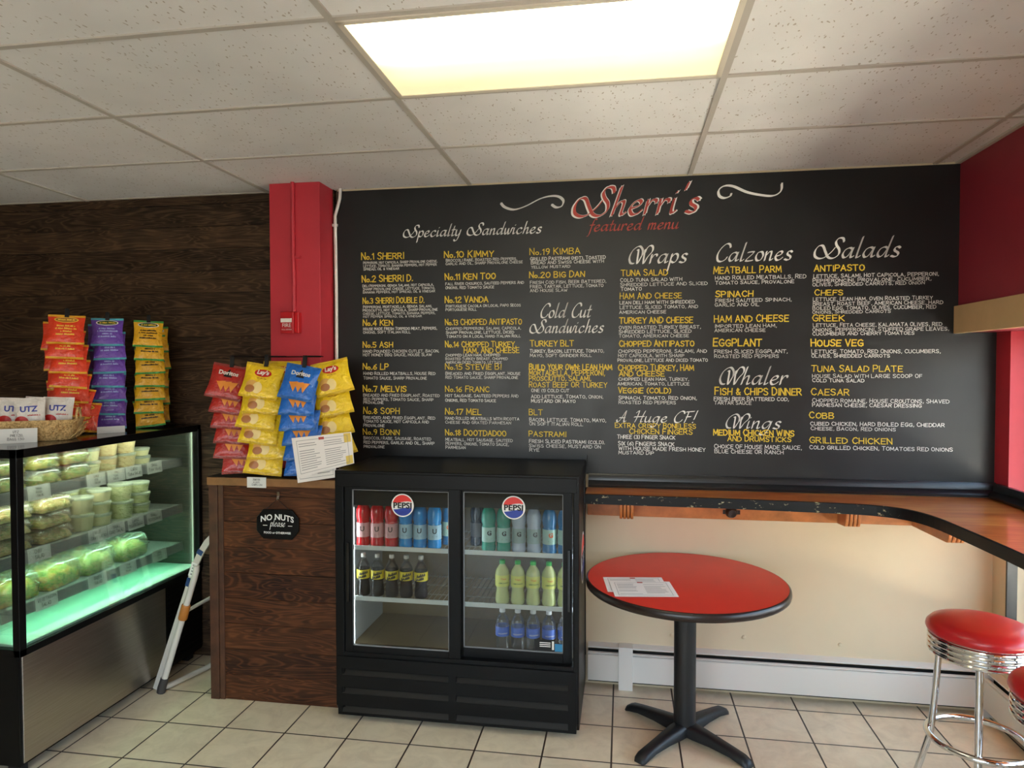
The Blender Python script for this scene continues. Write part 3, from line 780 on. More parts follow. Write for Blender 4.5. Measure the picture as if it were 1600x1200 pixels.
wf.box(-2.6, .7, YF - .13, YF - .07, .4, .45).box(-2.6, .7, YF - .13, YF - .07, 2.45, 2.5)
win2 = structure(wf.build('window_2', M['black']))
bx('pane', M['glass'], -2.55, .65, YF - .103, YF - .097, .45, 2.45, win2)

structure(bx('pavement_outside', mat('pavement', '#c2bcb0', .9, var=.06), XR + .26, 4.15, -10, 4, -.25, -.02))
structure(bx('road_outside', mat('asphalt', '#4a4948', .9, var=.1), 4.15, 12, -10, 4, -.3, -.12))

# suspended-ceiling grid
GX0, GY0, TX, TY = -2.0863, -.6591, 1.2192, .6096
g = MB()
for i in range(-3, 4):
    x = GX0 + i * TX
    if XL < x < 1.68: g.box(x - .012, x + .012, YF, 0, CEIL - .006, CEIL + .01)
j = 0
while GY0 - j * TY > YF:
    y = GY0 - j * TY
    g.box(XL, 1.685, y - .011, y + .011, CEIL - .0055, CEIL + .01); j += 1
g.box(1.665, 1.685, YF, 0, CEIL - .012, CEIL); g.box(XL, -1.99, -.03, -.012, CEIL - .004, CEIL)
structure(g.build('ceiling_grid', M['grid']))


def m_diffuser():
    t = NT('light_diffuser')
    tc = t.new('ShaderNodeTexCoord'); sp = t.new('ShaderNodeSeparateXYZ'); t.link(tc.outputs['Object'], sp.inputs[0])
    # three tubes glow through the prismatic panel; the panel fades towards its rim
    def hump(c, wd):
        d = t.math('DIVIDE', t.math('SUBTRACT', sp.outputs['Y'], c), wd)
        return t.math('POWER', 2.718, t.math('MULTIPLY', t.math('MULTIPLY', d, d), -1.))
    s_ = t.math('ADD', t.math('ADD', hump(-.09, .085), hump(-.23, .07)), t.math('MULTIPLY', hump(.10, .07), .07))
    ex = t.math('DIVIDE', sp.outputs['X'], .60); ex = t.math('SUBTRACT', 1., t.math('POWER', t.math('ABSOLUTE', ex), 9.))
    s_ = t.math('MULTIPLY', s_, ex)
    st = t.math('ADD', t.math('MULTIPLY', s_, 4.2), .40)
    t.link(t.ramp(s_, [(0., lin('#fff0b4')), (.35, lin('#fff3c4')), (1., lin('#fff8e0'))]), t.b.inputs['Emission Color'])
    t.link(st, t.b.inputs['Emission Strength'])
    t.b.inputs['Base Color'].default_value = lin('#efe8cf')
    return t.m


M['diff'] = m_diffuser()
lt = thing('ceiling_light', 'recessed fluorescent ceiling panel with yellowish diffuser, above the menu board', 'ceiling light', (GX0 + 1.5 * TX, GY0 - 1.5 * TY, CEIL - .006))
f = MB()
a, b = TX / 2 - .012, TY / 2 - .011
for (x0, x1, y0, y1) in ((-a, a, -b, -b + .02), (-a, a, b - .02, b), (-a, -a + .02, -b, b), (a - .02, a, -b, b)):
    f.box(x0, x1, y0, y1, -.004, .008)
f.build('frame', M['diff_frame'], lt, world=False)
bx('diffuser', M['diff'], -a + .018, a - .018, -b + .018, b - .018, -.001, .004, lt, world=False)
for i_, (dx, dy) in enumerate(((-2, -5), (0, -6), (1, -4))):  # extra panels out of view, added because the room needs their light
    c_ = copy_tree(lt); c_.location = (GX0 + (1.5 + dx) * TX, GY0 + (-1.5 + dy + 0) * TY, CEIL - .006)
    c_['label'] = ['recessed fluorescent ceiling panel over the aisle in front of the display case', 'recessed fluorescent ceiling panel farthest from the menu board, near the storefront',
                   'recessed fluorescent ceiling panel beside the window counter, out of the photo'][i_]
# ------------------------------------------------------------------ chalkboard menu
BY = -.010
cb = thing('chalkboard_menu', 'large black chalkboard wall menu with white and yellow hand lettering', 'menu board', (0, -.005, 1.19))
bx('board', M['board'], -1.66, 1.865, BY, 0, 1.18, CEIL - .012, cb)
lb = MB()
prof = [(-.0, 1.115), (-.052, 1.115), (-.055, 1.128), (-.046, 1.140), (-.030, 1.150), (-.028, 1.172), (-.020, 1.186), (0, 1.186)]
n_ = len(prof)
lb.prism([(p[0], p[1]) for p in prof], 'x', -.19, 1.868, 0)
structure(lb.build('trim_2', M['board_trim'], smooth=30))
lb = MB(); lb.prism([(1.87 + p[0], p[1]) for p in prof], 'y', WIN_Y0, -.05, 0)
structure(lb.build('trim_3', M['board_trim'], smooth=30))
LY = BY - .0012
rnd = random.Random(11)
tt = MB(); on_wall(tt, script("Sherri's", SHERRIS[3], SHERRIS[4], .20), SHERRIS[1], SHERRIS[2], LY - .0002, 0)
ttl = tt.build('title_lettering', M['chalk'], cb)
tt = MB(); on_wall(tt, script("Sherri's", SHERRIS[3] - .012, SHERRIS[4] - .004, .13), SHERRIS[1] + .006, SHERRIS[2] + .002, LY - .0008, 0)
tt.build('red_lettering', M['chalk_r'], ttl)
tt = MB(); on_wall(tt, script(FEAT[0], FEAT[3], FEAT[4] * 1.05, .15), FEAT[1], FEAT[2], LY, 0)
tt.build('subtitle_lettering', M['chalk_r'], cb)['label'] = 'red script subtitle'
for nm, pts in (('flourish', FL1), ('flourish', FL2)):
    o_ = ([], []); q = spline(pts, 8)
    ribbon(o_, q, 0, (.006, .005)); ribbon(o_, q, .006)
    tt = MB(); on_wall(tt, o_, 0, 0, LY, 0); tt.build(nm, M['chalk'], cb)
for s_, x, z, w_, h_ in HEADINGS:
    tt = MB(); on_wall(tt, script(s_, w_, h_, .13 if h_ > .07 else .15), x, z, LY, 0)
    tt.build('heading_lettering', M['chalk'], cb)
for names, descs in ENTRIES:
    tt = MB()
    for s_, x, z, w_, h_ in names: on_wall(tt, hand(s_, w_, h_ * .94, .165, rnd, .05), x, z, LY, 0)
    en = tt.build('item_name', M['chalk_y'], cb)
    if descs:
        tt = MB()
        for s_, x, z, w_, h_ in descs: on_wall(tt, hand(s_, w_, h_ * .82, .145, rnd, .05), x, z, LY - .0004, 0)
        tt.build('description', M['chalk'], en)

# ------------------------------------------------------------------ bar counter along the back wall and window
CZ = 1.112
out = [(-.195, -.045), (-.195, -.25), (.5, -.262), (1.05, -.30)]
ctrl = [(1.05, -.30), (1.20, -.33), (1.31, -.41), (1.365, -.56), (1.385, -.80), (1.40, -1.1)]
out += spline(ctrl, 5)[1:]
out += [(1.42, -2.7), (1.866, -2.7), (1.866, -.045)]
bc = thing('bar_counter', 'L-shaped varnished wood bar counter with chipped black edge under the menu board', 'counter', (1.2, -.15, CZ - .052))
MB().prism(out, 'z', CZ - .048, CZ).build('counter_top', M['counter'], bc)
# black edge band follows the front outline
eb = MB()
vs = []; fs = []
fo = out[0:1] + out[1:-2]
for x, y in fo: vs += [(x, y, CZ - .052), (x, y, CZ + .0015)]
def offs(pl, d):
    r_ = []
    for i in range(len(pl)):
        p, q = Vector(pl[max(i - 1, 0)]), Vector(pl[min(i + 1, len(pl) - 1)])
        t_ = (q - p).normalized(); r_.append((pl[i][0] + t_.y * d, pl[i][1] - t_.x * d))
    return r_
ou = offs(fo, .008)
n0 = len(vs)
for x, y in ou: vs += [(x, y, CZ - .050), (x, y, CZ - .001)]
for i in range(len(fo) - 1):
    a, b = 2 * i, 2 * i + 2
    fs += [(n0 + a, n0 + b, n0 + b + 1, n0 + a + 1), (a + 1, n0 + a + 1, n0 + b + 1, b + 1), (a, b, n0 + b, n0 + a)]
eb.add(vs, fs); eb.build('edge_band', M['chipped'], bc)['label'] = 'black edge band with chipped paint'
bx('cleat', M['counter_raw'], -.195, 1.60, -.03, -.0, .955, CZ - .048, bc, bevel=.002)
def corbel(x, y, rz, dp=.165):
    m_ = MB(); X = Matrix.Translation((x, y, 0)) @ Matrix.Rotation(rz, 4, 'Z')
    for k in range(4):
        xx = -.036 + k * .019
        pr = [(-.02, CZ - .048), (-dp, CZ - .048)] + [(-dp + .03 * (1 - cos(a_)), CZ - .048 - .095 * sin(a_) ** .8) for a_ in [pi / 2 * t_ / 6 for t_ in range(1, 7)]] + [(-.02, .958)]
        m_.prism(pr, 'x', xx, xx + .015, 0, X)
        m_.prism([(p[0] * .93, p[1] + (.006 if p[1] < CZ - .05 else 0)) for p in pr], 'x', xx + .013, xx + .021, 1, X) if k < 3 else None
    return m_.build('corbel', [M['counter_raw'], M['wood_trim']], bc, bevel=.003)
corbel(.018, -.03, 0); corbel(1.14, -.03, 0); corbel(1.50, -.03, 0, .43)
kn = MB(); kn.lathe([(.0, 0), (.030, 0), (.032, .006), (.030, .016), (.02, .03), (.022, .045), (.020, .052), (0, .053)], 20, 0, Matrix.Translation((.573, -.03, .997)) @ Matrix.Rotation(pi / 2, 4, 'X'))
kn.box(.53, .62, -.034, -.029, .985, 1.008)
kn.build('peg', M['brown_edge'], bc, smooth=40)['label'] = 'dark round wooden peg'

# ------------------------------------------------------------------ baseboard heater
bh = thing('baseboard_heater', 'long white enamel baseboard heater turning the corner under the window', 'heater', (.8, -.035, 0))
def heater_run(axis, a, b, tr):
    """profile depth d from wall, height z"""
    def P(pts): return [tr(p) for p in pts]
    MB().prism(P([(.0, .228), (.0, .235), (.045, .226), (.045, .219)]), axis, a, b).build('top_cover', M['white_metal'], bh)
    MB().prism(P([(.004, .02), (.004, .2), (.02, .2), (.02, .02)]), axis, a, b).build('back_plate', M['black_matte'], bh)
    MB().prism(P([(.046, .201), (.060, .200), (.0645, .197), (.0645, .194), (.046, .197)]), axis, a, b).build('damper', M['white_metal'], bh)
    MB().prism(P([(.058, .045), (.064, .045), (.064, .186), (.058, .190)]), axis, a, b).build('front_panel', M['white_metal'], bh)
heater_run('x', -.19, 1.80, lambda p: (-p[0], p[1]))
heater_run('y', -2.7, -.066, lambda p: (XR - p[0], p[1]))
bx('end_joint', M['white_metal'], 1.798, 1.868, -.068, -.002, .0, .236, bh)
bx('joint_cover', M['white_metal'], -.022, .055, -.071, -.001, .0, .238, bh, bevel=.002)
kb = MB()
for (x, z) in ((.27, .30), (.65, .31), (1.14, .30)):
    kb.lathe([(.0, 0), (.011, 0), (.010, .004), (0, .006)], 12, 0, Matrix.Translation((x, 0, z)) @ Matrix.Rotation(pi / 2, 4, 'X'))
structure(kb.build('trim_4', M['beige']))

# ------------------------------------------------------------------ red pillar fittings
pc = MB().tube([(-1.842, -.202, CEIL), (-1.842, -.202, 2.44), (-1.838, -.203, 2.3), (-1.84, -.202, 2.085)], .011, 10)
cd = thing('conduit', 'red painted conduit running down the red pillar to the fire alarm', 'conduit', (-1.842, -.2, 2.08))
pc.build('pipe', M['red'], cd, smooth=60)
bx('strap', M['red'], -1.86, -1.80, -.206, -.19, 2.39, 2.405, cd)
wc = thing('conduit', 'thin white conduit in the corner between the red pillar and the chalkboard', 'conduit', (-1.655, -.02, 1.19))
MB().tube([(-1.635, -.022, CEIL), (-1.638, -.022, 2.76), (-1.668, -.022, 2.66), (-1.664, -.022, 2.2), (-1.666, -.022, 1.20)], .0095, 10).build('pipe', M['white'], wc, smooth=60)
bx('strap', M['white'], -1.695, -1.655, -.026, -.012, 2.60, 2.615, wc)
fa = thing('fire_alarm_pull_station', 'small red fire alarm pull station with white lettering on the red pillar', 'fire alarm', (-1.845, -.19, 1.965))
bx('back_box', M['red_vinyl'], -1.895, -1.80, -.225, -.19, 1.968, 2.085, fa, bevel=.004)
bx('cover', M['red_vinyl'], -1.902, -1.822, -.245, -.225, 1.966, 2.088, fa, bevel=.004)
hb = MB().box(-1.895, -1.83, -.254, -.245, 2.028, 2.05); hh = hb.build('pull_handle', M['white'], fa, bevel=.002); hh['label'] = 'white pull bar'
tx = MB(); on_wall(tx, text_w('FIRE', .052), -1.862, 2.012, -.2462); on_wall(tx, text_w('PULL DOWN', .058), -1.862, 1.988, -.2462)
tx.build('lettering', M['white'], fa)['label'] = 'white lettering'

# ------------------------------------------------------------------ round red table and menus on it
tb = thing('pedestal_table', 'round red-topped pedestal table with black cross base beside the drinks cooler', 'table', (.296, -.485, 0))
MB().lathe([(.44, .722), (.464, .724), (.464, .7605), (0, .7605)], 72, 0).build('table_top', M['red_top'], tb, smooth=30, world=False)
MB().lathe([(.44, .7215), (.467, .7225), (.473, .728), (.475, .740), (.473, .754), (.467, .7595), (.4635, .7608)], 72, 0, caps=False).build('edge_band', M['brown_edge'], tb, smooth=60, world=False)['label'] = 'dark brown bumper edge'
MB().lathe([(.052, .05), (.052, .70), (.10, .705), (.10, .7215)], 28).build('column', M['iron'], tb, smooth=40, world=False)
ba = MB()
for k in range(4):
    X = Matrix.Rotation(radians(50 + 90 * k), 4, 'Z')
    L_ = .34
    secs = [(0.0, .040, .075, .02), (.07, .040, .072, .02), (.16, .034, .062, .022), (.26, .031, .048, .018), (.315, .032, .038, .008), (.34, .030, .026, .0), (.352, .022, .012, .0)]
    vs = []; fs = []
    for (d_, hw, zt, zb) in secs:
        vs += [(d_, -hw, zb), (d_, -hw * .95, zt - .012), (d_, -hw * .55, zt), (d_, hw * .55, zt), (d_, hw * .95, zt - .012), (d_, hw, zb)]
    for i in range(len(secs) - 1):
        for q in range(6):
            q2 = (q + 1) % 6
            fs.append((i * 6 + q, (i + 1) * 6 + q, (i + 1) * 6 + q2, i * 6 + q2))
    fs += [tuple(range(6)), tuple(range(len(vs) - 6, len(vs)))[::-1]]
    MB().add(vs, fs, 0, X).build('foot', M['iron'], tb, smooth=50, world=False)


def menu_sheet(name, corners, label, parent_loc, border=True, lines=True, group=None, sag=0.):
    """landscape printed menu; corners TL, TR, BR, BL in space"""
    TL, TR, BR, BL = [Vector(c) for c in corners]
    nrm = (TR - BL).cross(TL - BL).normalized()
    if nrm.y > 0: nrm = -nrm
    if abs(nrm.z) > .9 and nrm.z < 0: nrm = -nrm
    def at(u, v, h): return TL.lerp(TR, u).lerp(BL.lerp(BR, u), v) + nrm * h
    t = thing(name, label, 'menu', tuple(BL), group=group)
    m_ = MB()
    vs = [at(u, v, h) for h in (0, .0008) for v in (0, 1) for u in (0, 1)]
    m_.add(vs, [(0, 1, 3, 2), (4, 6, 7, 5), (0, 4, 5, 1), (2, 3, 7, 6), (0, 2, 6, 4), (1, 5, 7, 3)])
    m_.build('sheet', M['paper'], t)
    p = MB(); rr = random.Random(len(label))
    def rect(u0, u1, v0, v1, mi): p.add([at(u0, v0, .0014), at(u1, v0, .0014), at(u1, v1, .0014), at(u0, v1, .0014)], [(3, 2, 1, 0)], mi)
    rect(.07, .93, .085, .095, 0); rect(.07, .93, .915, .925, 0); rect(.07, .076, .085, .925, 0); rect(.924, .93, .085, .925, 0)
    rect(.45, .54, .05, .12, 1)
    for c0 in (.1, .53):
        for q in range(12):
            v = .17 + q * .06
            if rr.random() < .15: continue
            rect(c0, c0 + rr.uniform(.25, .36), v, v + .016, 0)
    p.build('print', [M['ink_grey'], M['ink_red']], t)
    return t


zt = .7606
menu_sheet('menu_sheet', [(-.095, -.520, zt), (.184, -.480, zt), (.212, -.692, zt), (-.067, -.732, zt)], 'printed paper menu on the red table, partly under another menu sheet', None)
zt = .7622
menu_sheet('menu_sheet', [(-.062, -.585, zt), (.217, -.545, zt), (.245, -.757, zt), (-.034, -.797, zt)], 'printed paper menu lying uppermost near the left edge of the red table', None)
M['wire'] = mat('shelf_wire', '#8a8678', .4)
# ------------------------------------------------------------------ bar stools
def stool(loc, rz, label):
    t = thing('bar_stool', label, 'stool', loc, (0, 0, rz), 'chrome diner stools at the bar counter')
    MB().lathe([(.172, .708), (.184, .716), (.189, .728), (.186, .742), (.172, .757), (.14, .768), (.08, .775), (0, .777)], 40).build('seat', M['red_vinyl'], t, smooth=60, world=False)
    pr = [(.160, .632), (.176, .633)]
    for k in range(4):
        z0 = .634 + k * .0195
        pr += [(.176, z0), (.181, z0 + .002), (.183, z0 + .007), (.181, z0 + .012), (.176, z0 + .014), (.1745, z0 + .0155), (.1745, z0 + .018)]
    pr += [(.172, .714), (.1, .714)]
    MB().lathe(pr, 40).build('ring_band', M['chrome'], t, smooth=35, world=False)
    MB().lathe([(.05, .622), (.16, .626), (.16, .635), (.05, .635)], 24).build('seat_plate', M['black'], t, world=False)
    for k in range(4):
        X = Matrix.Rotation(pi / 2 * k, 4, 'Z')
        MB().tube([(.138, 0, .64), (.146, 0, .5), (.158, 0, .34), (.165, 0, .27), (.178, 0, .22), (.205, 0, .12), (.232, 0, .012)], .0125, 12, 0, False, X).build('leg', M['chrome'], t, smooth=60, world=False)
        MB().lathe([(.015, .0), (.016, .004), (.016, .022), (.013, .026)], 12, 0, X @ Matrix.Translation((.231, 0, 0))).build('foot_cap', M['greyplastic'], t, smooth=40, world=False)
    MB().tube([(.178 * cos(a), .178 * sin(a), .295) for a in [2 * pi * k / 40 for k in range(40)]], .0125, 12, 0, True).build('foot_ring', M['chrome'], t, smooth=60, world=False)
    return t


stool((1.40, -.88, 0), radians(64), 'red-topped chrome bar stool under the bend of the bar counter')
stool((1.435, -1.42, 0), radians(8), 'red-topped chrome bar stool under the window side counter, cut off at the edge')

# ------------------------------------------------------------------ plank-clad snack counter
sc = thing('snack_counter', 'dark plank-clad counter with a lighter wood top between display case and cooler', 'counter', (-1.80, -.35, 0))
m_ = MB(); z = 0.; k = 0
while z < 1.15:
    b = min(z + .137, 1.152)
    m_.box(-2.10, -1.445, -.500 + random.uniform(-.0015, .0015), -.195, z + .0012, b - .0012); z += .137
m_.build('plank_front', M['wood_cab'], sc)
m_ = MB().box(-2.178, -2.128, -.512, -.195, 0, 1.152).box(-2.126, -2.098, -.508, -.195, 0, 1.152)
m_.build('corner_post', M['wood_trim'], sc, bevel=.002)
bx('counter_top', M['wood_edge'], -2.183, -1.440, -.520, -.195, 1.152, 1.194, sc, bevel=.003)
bx('top_surface', M['black'], -2.178, -1.445, -.514, -.197, 1.1935, 1.197, sc)['label'] = 'black top surface'

# hanging sign
hs = thing('hanging_sign', 'small black NO NUTS please sign hanging from a hook on the plank counter', 'sign', (-1.782, -.515, .885))
oct_ = [(-.118, -.035), (-.118, .035), (-.08, .078), (.08, .078), (.118, .035), (.118, -.035), (.08, -.078), (-.08, -.078)]
oct_ = oct_[::-1]
MB().prism([(-1.782 + x, .955 + z) for x, z in oct_], 'y', -.520, -.508).build('plaque', M['black'], hs, bevel=.003)
t_ = MB()
vs, fs = text_w('NO NUTS', .185, bold=.025)
def arch(p): return (p[0], p[1] - p[0] * p[0] * 1.6)
t_.add([(-1.782 + arch(p)[0], -.5209, .995 + arch(p)[1]) for p in vs], fs)
g2 = script('please', .085, .040, .12); on_wall(t_, g2, -1.824, .945, -.5209)
t_.box(-1.862, -1.838, -.5212, -.5206, .948, .951); t_.box(-1.722, -1.698, -.5212, -.5206, .948, .951)
on_wall(t_, text_w('FOOD or OTHERWISE', .15, bold=.02), -1.782, .912, -.5209)
t_.build('lettering', M['chalk'], hs)
MB().tube([(-1.85, -.516, 1.030), (-1.782, -.516, 1.088), (-1.714, -.516, 1.030)], .0015, 6).build('cord', M['black_matte'], hs)
hk = MB().tube([(-1.782, -.500, 1.10), (-1.782, -.518, 1.10), (-1.782, -.523, 1.09), (-1.782, -.518, 1.084), (-1.782, -.512, 1.088)], .0022, 8)
hk.box(-1.789, -1.775, -.508, -.502, 1.085, 1.125)
hk.build('hook', M['chrome'], hs)['label'] = 'small silver hook'


def price_card(label, loc, rz, w, h, lines, tilt=0., group='handwritten price cards'):
    t = thing('price_card', label, 'price card', loc, (tilt, 0, rz), group)
    MB().box(-w / 2, w / 2, -.0004, .0004, 0, h).build('card', M['card'], t, world=False)
    m_ = MB(); rr = random.Random(label)
    n = len(lines)
    lh = h * .74 / n
    for i, s_ in enumerate(lines):
        if not s_: continue
        ww = min(w * .82, lh * .42 * len(s_)); z = h * .88 - lh * (i + .78)
        on_wall(m_, hand(s_, ww, lh * .62, .13, rr, .1), -ww / 2 + rr.uniform(-.05, .05) * w, z, -.0012)
    if m_.v: m_.build('handwriting', M['ink'], t, world=False)
    return t


price_card('white handwritten chip price card on the front edge of the plank counter', (-1.895, -.5225, 1.146), 0, .108, .055, ['DORITOS', '& LAYS', 'CHIPS 1.50'])

# ------------------------------------------------------------------ drinks cooler
FX0, FX1, FY, FB, FT = -1.425, -.204, -.607, -.03, 1.262
fr = thing('drinks_cooler', 'black two-door glass front drinks cooler in front of the chalkboard', 'cooler', (-.815, -.32, 0))
m_ = MB()
cham = [(FY, .075), (FY, FT), (FB, FT), (FB, .03), (FY + .03, .03)]
m_.prism(cham, 'x', FX0, FX0 + .045); m_.prism(cham, 'x', FX1 - .028, FX1)
m_.box(FX0 + .04, FX1 - .02, FY, FB, 1.205, FT - .0005)
m_.box(FX0 + .04, FX1 - .02, FB - .03, FB, .03, 1.21)
m_.box(FX0 + .04, FX1 - .02, FY + .10, FB, .285, .345)
m_.build('cabinet', M['black'], fr, bevel=.004)
bx('header_panel', M['black'], FX0 + .01, FX1 - .01, FY - .006, FY + .02, 1.180, FT - .012, fr, bevel=.003)
# louvred base grille
louvers = []
M['louver'] = mat('louver_black', '#0a0a0a', .30, spec=.33)
m_ = MB()
slots = [.246, .152, .058]
xs = [(-1.392, -.842), (-.804, -.256)]
zs = [.03] + [v for s_ in sorted(slots) for v in (s_ - .014, s_ + .018)] + [.325]
for i in range(0, len(zs), 2): m_.box(FX0 + .012, FX1 - .012, FY - .004, FY + .015, zs[i], zs[i + 1])
for i in range(1, len(zs) - 1, 2):
    for a_, b_ in ((FX0 + .012, xs[0][0]), (xs[0][1], xs[1][0]), (xs[1][1], FX1 - .012)): m_.box(a_, b_, FY - .004, FY + .015, zs[i], zs[i + 1])
    for a_, b_ in xs:
        louvers.append(MB().prism([(FY - .003, zs[i] - .001), (FY + .020, zs[i + 1] + .004), (FY + .024, zs[i + 1] + .004), (FY + .001, zs[i] - .004)], 'x', a_ + .0005, b_ - .0005))
grille = m_.build('base_grille', M['black'], fr)
for q in louvers: q.build('louver', M['louver'], grille)
m_ = MB()
for x in (FX0 + .07, FX1 - .07):
    for y in (FY + .09, FB - .08): m_.lathe([(.022, 0), (.022, .012), (.012, .014), (.012, .035)], 14, 0, Matrix.Translation((x, y, 0)))
m_.build('levelling_feet', M['greyplastic'], fr)
# liner
m_ = MB()
m_.box(FX0 + .046, FX0 + .050, FY + .09, FB - .032, .346, 1.2, 0)
m_.box(FX1 - .034, FX1 - .029, FY + .09, FB - .032, .346, 1.2, 0)
m_.box(FX0 + .046, FX1 - .03, FB - .036, FB - .031, .346, 1.2, 1)
m_.box(FX0 + .046, FX1 - .03, FY + .11, FB - .036, .346, .350, 1)
m_.box(FX0 + .046, FX1 - .03, FY + .11, FB - .036, 1.196, 1.2, 1)
m_.build('liner', [M['light_in'], M['dark_in']], fr)['label'] = 'inner lining of the cooler'
bx('track', M['black'], FX0 + .045, FX1 - .029, FY + .005, FY + .075, .325, .346, fr)
for (a_, b_) in ((FX0 + .055, -.822), (-.80, FX1 - .036)):
    for zs_ in (.858, .597):
        m_ = MB(); m_.box(a_, b_, -.533, -.527, zs_ - .012, zs_ + .010)
        sh_w = MB()
        for q in range(int((b_ - a_) / .026) + 1): sh_w.tube([(a_ + .004 + q * .026, -.528, zs_ - .0025), (a_ + .004 + q * .026, -.075, zs_ - .0025)], .0018, 5)
        for y in (-.40, -.25, -.10): sh_w.tube([(a_, y, zs_ - .006), (b_, y, zs_ - .006)], .0028, 5)
        sh = m_.build('shelf', M['white_wire'], fr); sh_w.build('wire_grid', M['wire'], sh)['label'] = 'grey wire grid'
for x_ in (FX0 + .062, -.800):
    bx('light_strip', M['lamp_cool'], x_, x_ + .006, -.536, -.526, .36, 1.06, fr)['label'] = 'cool white lamp strip'
bx('light_strip', M['lamp_cool'], FX1 - .044, FX1 - .038, -.536, -.526, .36, 1.06, fr)['label'] = 'cool white lamp strip'


def soda_badge(cx, cz, y, r, parent, xf=None):
    m_ = MB()
    N = 48
    def disc(rad, yy, mi):
        m_.add([(cx + rad * cos(2 * pi * k / N), yy, cz + rad * sin(2 * pi * k / N)) for k in range(N)] , [tuple(range(N))], mi, xf)
    disc(r, y, 0)
    ri = r * .90
    def wave(x, s_): return s_ * r * .27 + .085 * r * sin(x / r * 2.6 + .4)
    for sgn, mi in ((1, 1), (-1, 2)):
        top = []; bot = []
        for k in range(33):
            x = -ri * .97 + 2 * ri * .97 * k / 32
            zc = math.sqrt(max(ri * ri - x * x, 0)); wv = wave(x, sgn)
            if sgn * (sgn * zc - wv) > 0: top.append((x, sgn * zc)); bot.append((x, wv))
        for k in range(len(top) - 1):
            q = [bot[k], bot[k + 1], top[k + 1], top[k]]
            if sgn < 0: q = q[::-1]
            m_.add([(cx + p[0], y - .0006, cz + p[1]) for p in q], [(0, 1, 2, 3)], mi, xf)
    vs, fs = text_w('PEPSI', r * 1.62, bold=.025, spacing=1.05)
    for q, dx in enumerate((-.0007, 0, .0007)): m_.add([(cx + p[0] + dx, y - .0012 - q * 5e-5, cz + p[1] * .95) for p in vs], fs, 3, xf)
    return m_.build('soda_logo', [M['white'], M['logo_red'], M['logo_blue'], M['black_matte']], parent)


M['logo_red'] = mat('logo_red', '#d9261c', .4); M['logo_blue'] = mat('logo_blue', '#14318f', .4)


def cooler_door(x0, x1, gx0, gx1, gz0, gz1, y, logo_x, label, handle_x):
    m_ = MB(); z0, z1 = .338, 1.196
    m_.box(x0, gx0, y, y + .024, z0, z1).box(gx1, x1, y, y + .024, z0, z1).box(gx0, gx1, y, y + .024, z0, gz0).box(gx0, gx1, y, y + .024, gz1, z1)
    d = m_.build('door', M['black'], fr, bevel=.002); d['label'] = label
    bx('pane', M['door_glass'], gx0 - .004, gx1 + .004, y + .010, y + .013, gz0 - .004, gz1 + .004, d)
    bx('top_band', M['black_matte'], gx0, gx1, y + .014, y + .016, 1.085, gz1, d)
    m_ = MB()
    for (a_, b_, c_, e_) in ((gx0, gx0 + .005, gz0, gz1), (gx0, gx1, gz0, gz0 + .005), (gx0, gx1, gz1 - .003, gz1), (gx1 - .003, gx1, gz0, gz1)):
        m_.box(a_, b_, y + .002, y + .010, c_, e_)
    m_.build('gasket', M['rail'], d)
    bx('handle', M['black_gloss'], handle_x, handle_x + .016, y - .012, y + .004, .60, .90, d, bevel=.003)
    soda_badge(logo_x, 1.092, y + .0085, .0575, d)
    return d


dl = cooler_door(-1.378, -.784, -1.338, -.842, .378, 1.166, FY + .010, -1.078, 'left sliding glass door', -1.368)
dr = cooler_door(-.83, -.240, -.776, -.284, .392, 1.164, FY + .042, -.526, 'right sliding glass door', -.262)
m_ = MB().box(-.425, -.325, FY + .0495, FY + .0515, .398, .452, 0)
m_.box(-.324, -.286, FY + .0495, FY + .0515, .398, .435, 1)
for q in range(3): m_.box(-.398, -.345, FY + .0489, FY + .0493, .436 - q * .009, .440 - q * .009, 2)
m_.box(-.338, -.328, FY + .0489, FY + .0493, .405, .447, 2)
m_.build('sticker', [M['black_matte'], mat('sticker_blue', '#2f86b5', .5), M['white']], dr)['label'] = 'small black and blue sticker'
soda_badge(0, 0, -.0012, .13, fr, Matrix.Translation((FX1, -.33, .80)) @ Matrix.Rotation(pi / 2, 4, 'Z'))
MB().tube([(-.19, -.12, 1.30), (-.196, -.14, 1.24), (-.2005, -.26, 1.18), (-.2005, -.262, 1.02), (-.2005, -.25, .9), (-.2005, -.12, .5), (-.2005, -.1, .2)], .0026, 8).build('power_cord', M['black_matte'], fr, smooth=60)


def scribble(w, h, seed):
    r = random.Random(seed); o = ([], [])
    x = -w / 2
    while x < w / 2:
        l = r.uniform(.25, .7) * h
        ribbon(o, [(x, -h * .3), (x + l * .3, h * .4 * r.random()), (x + l * .7, -h * .3)], h * .28); x += l + (h * .5 if r.random() < .18 else h * .08)
    return o


# bottles ----------------------------------------------------------
def wrap_label(mb, geo, R, z, mi, phi=0.):
    vs, fs = geo
    mb.add([(R * sin(p[0] / R + phi), -R * cos(p[0] / R + phi), z + p[1]) for p in vs], fs, mi)


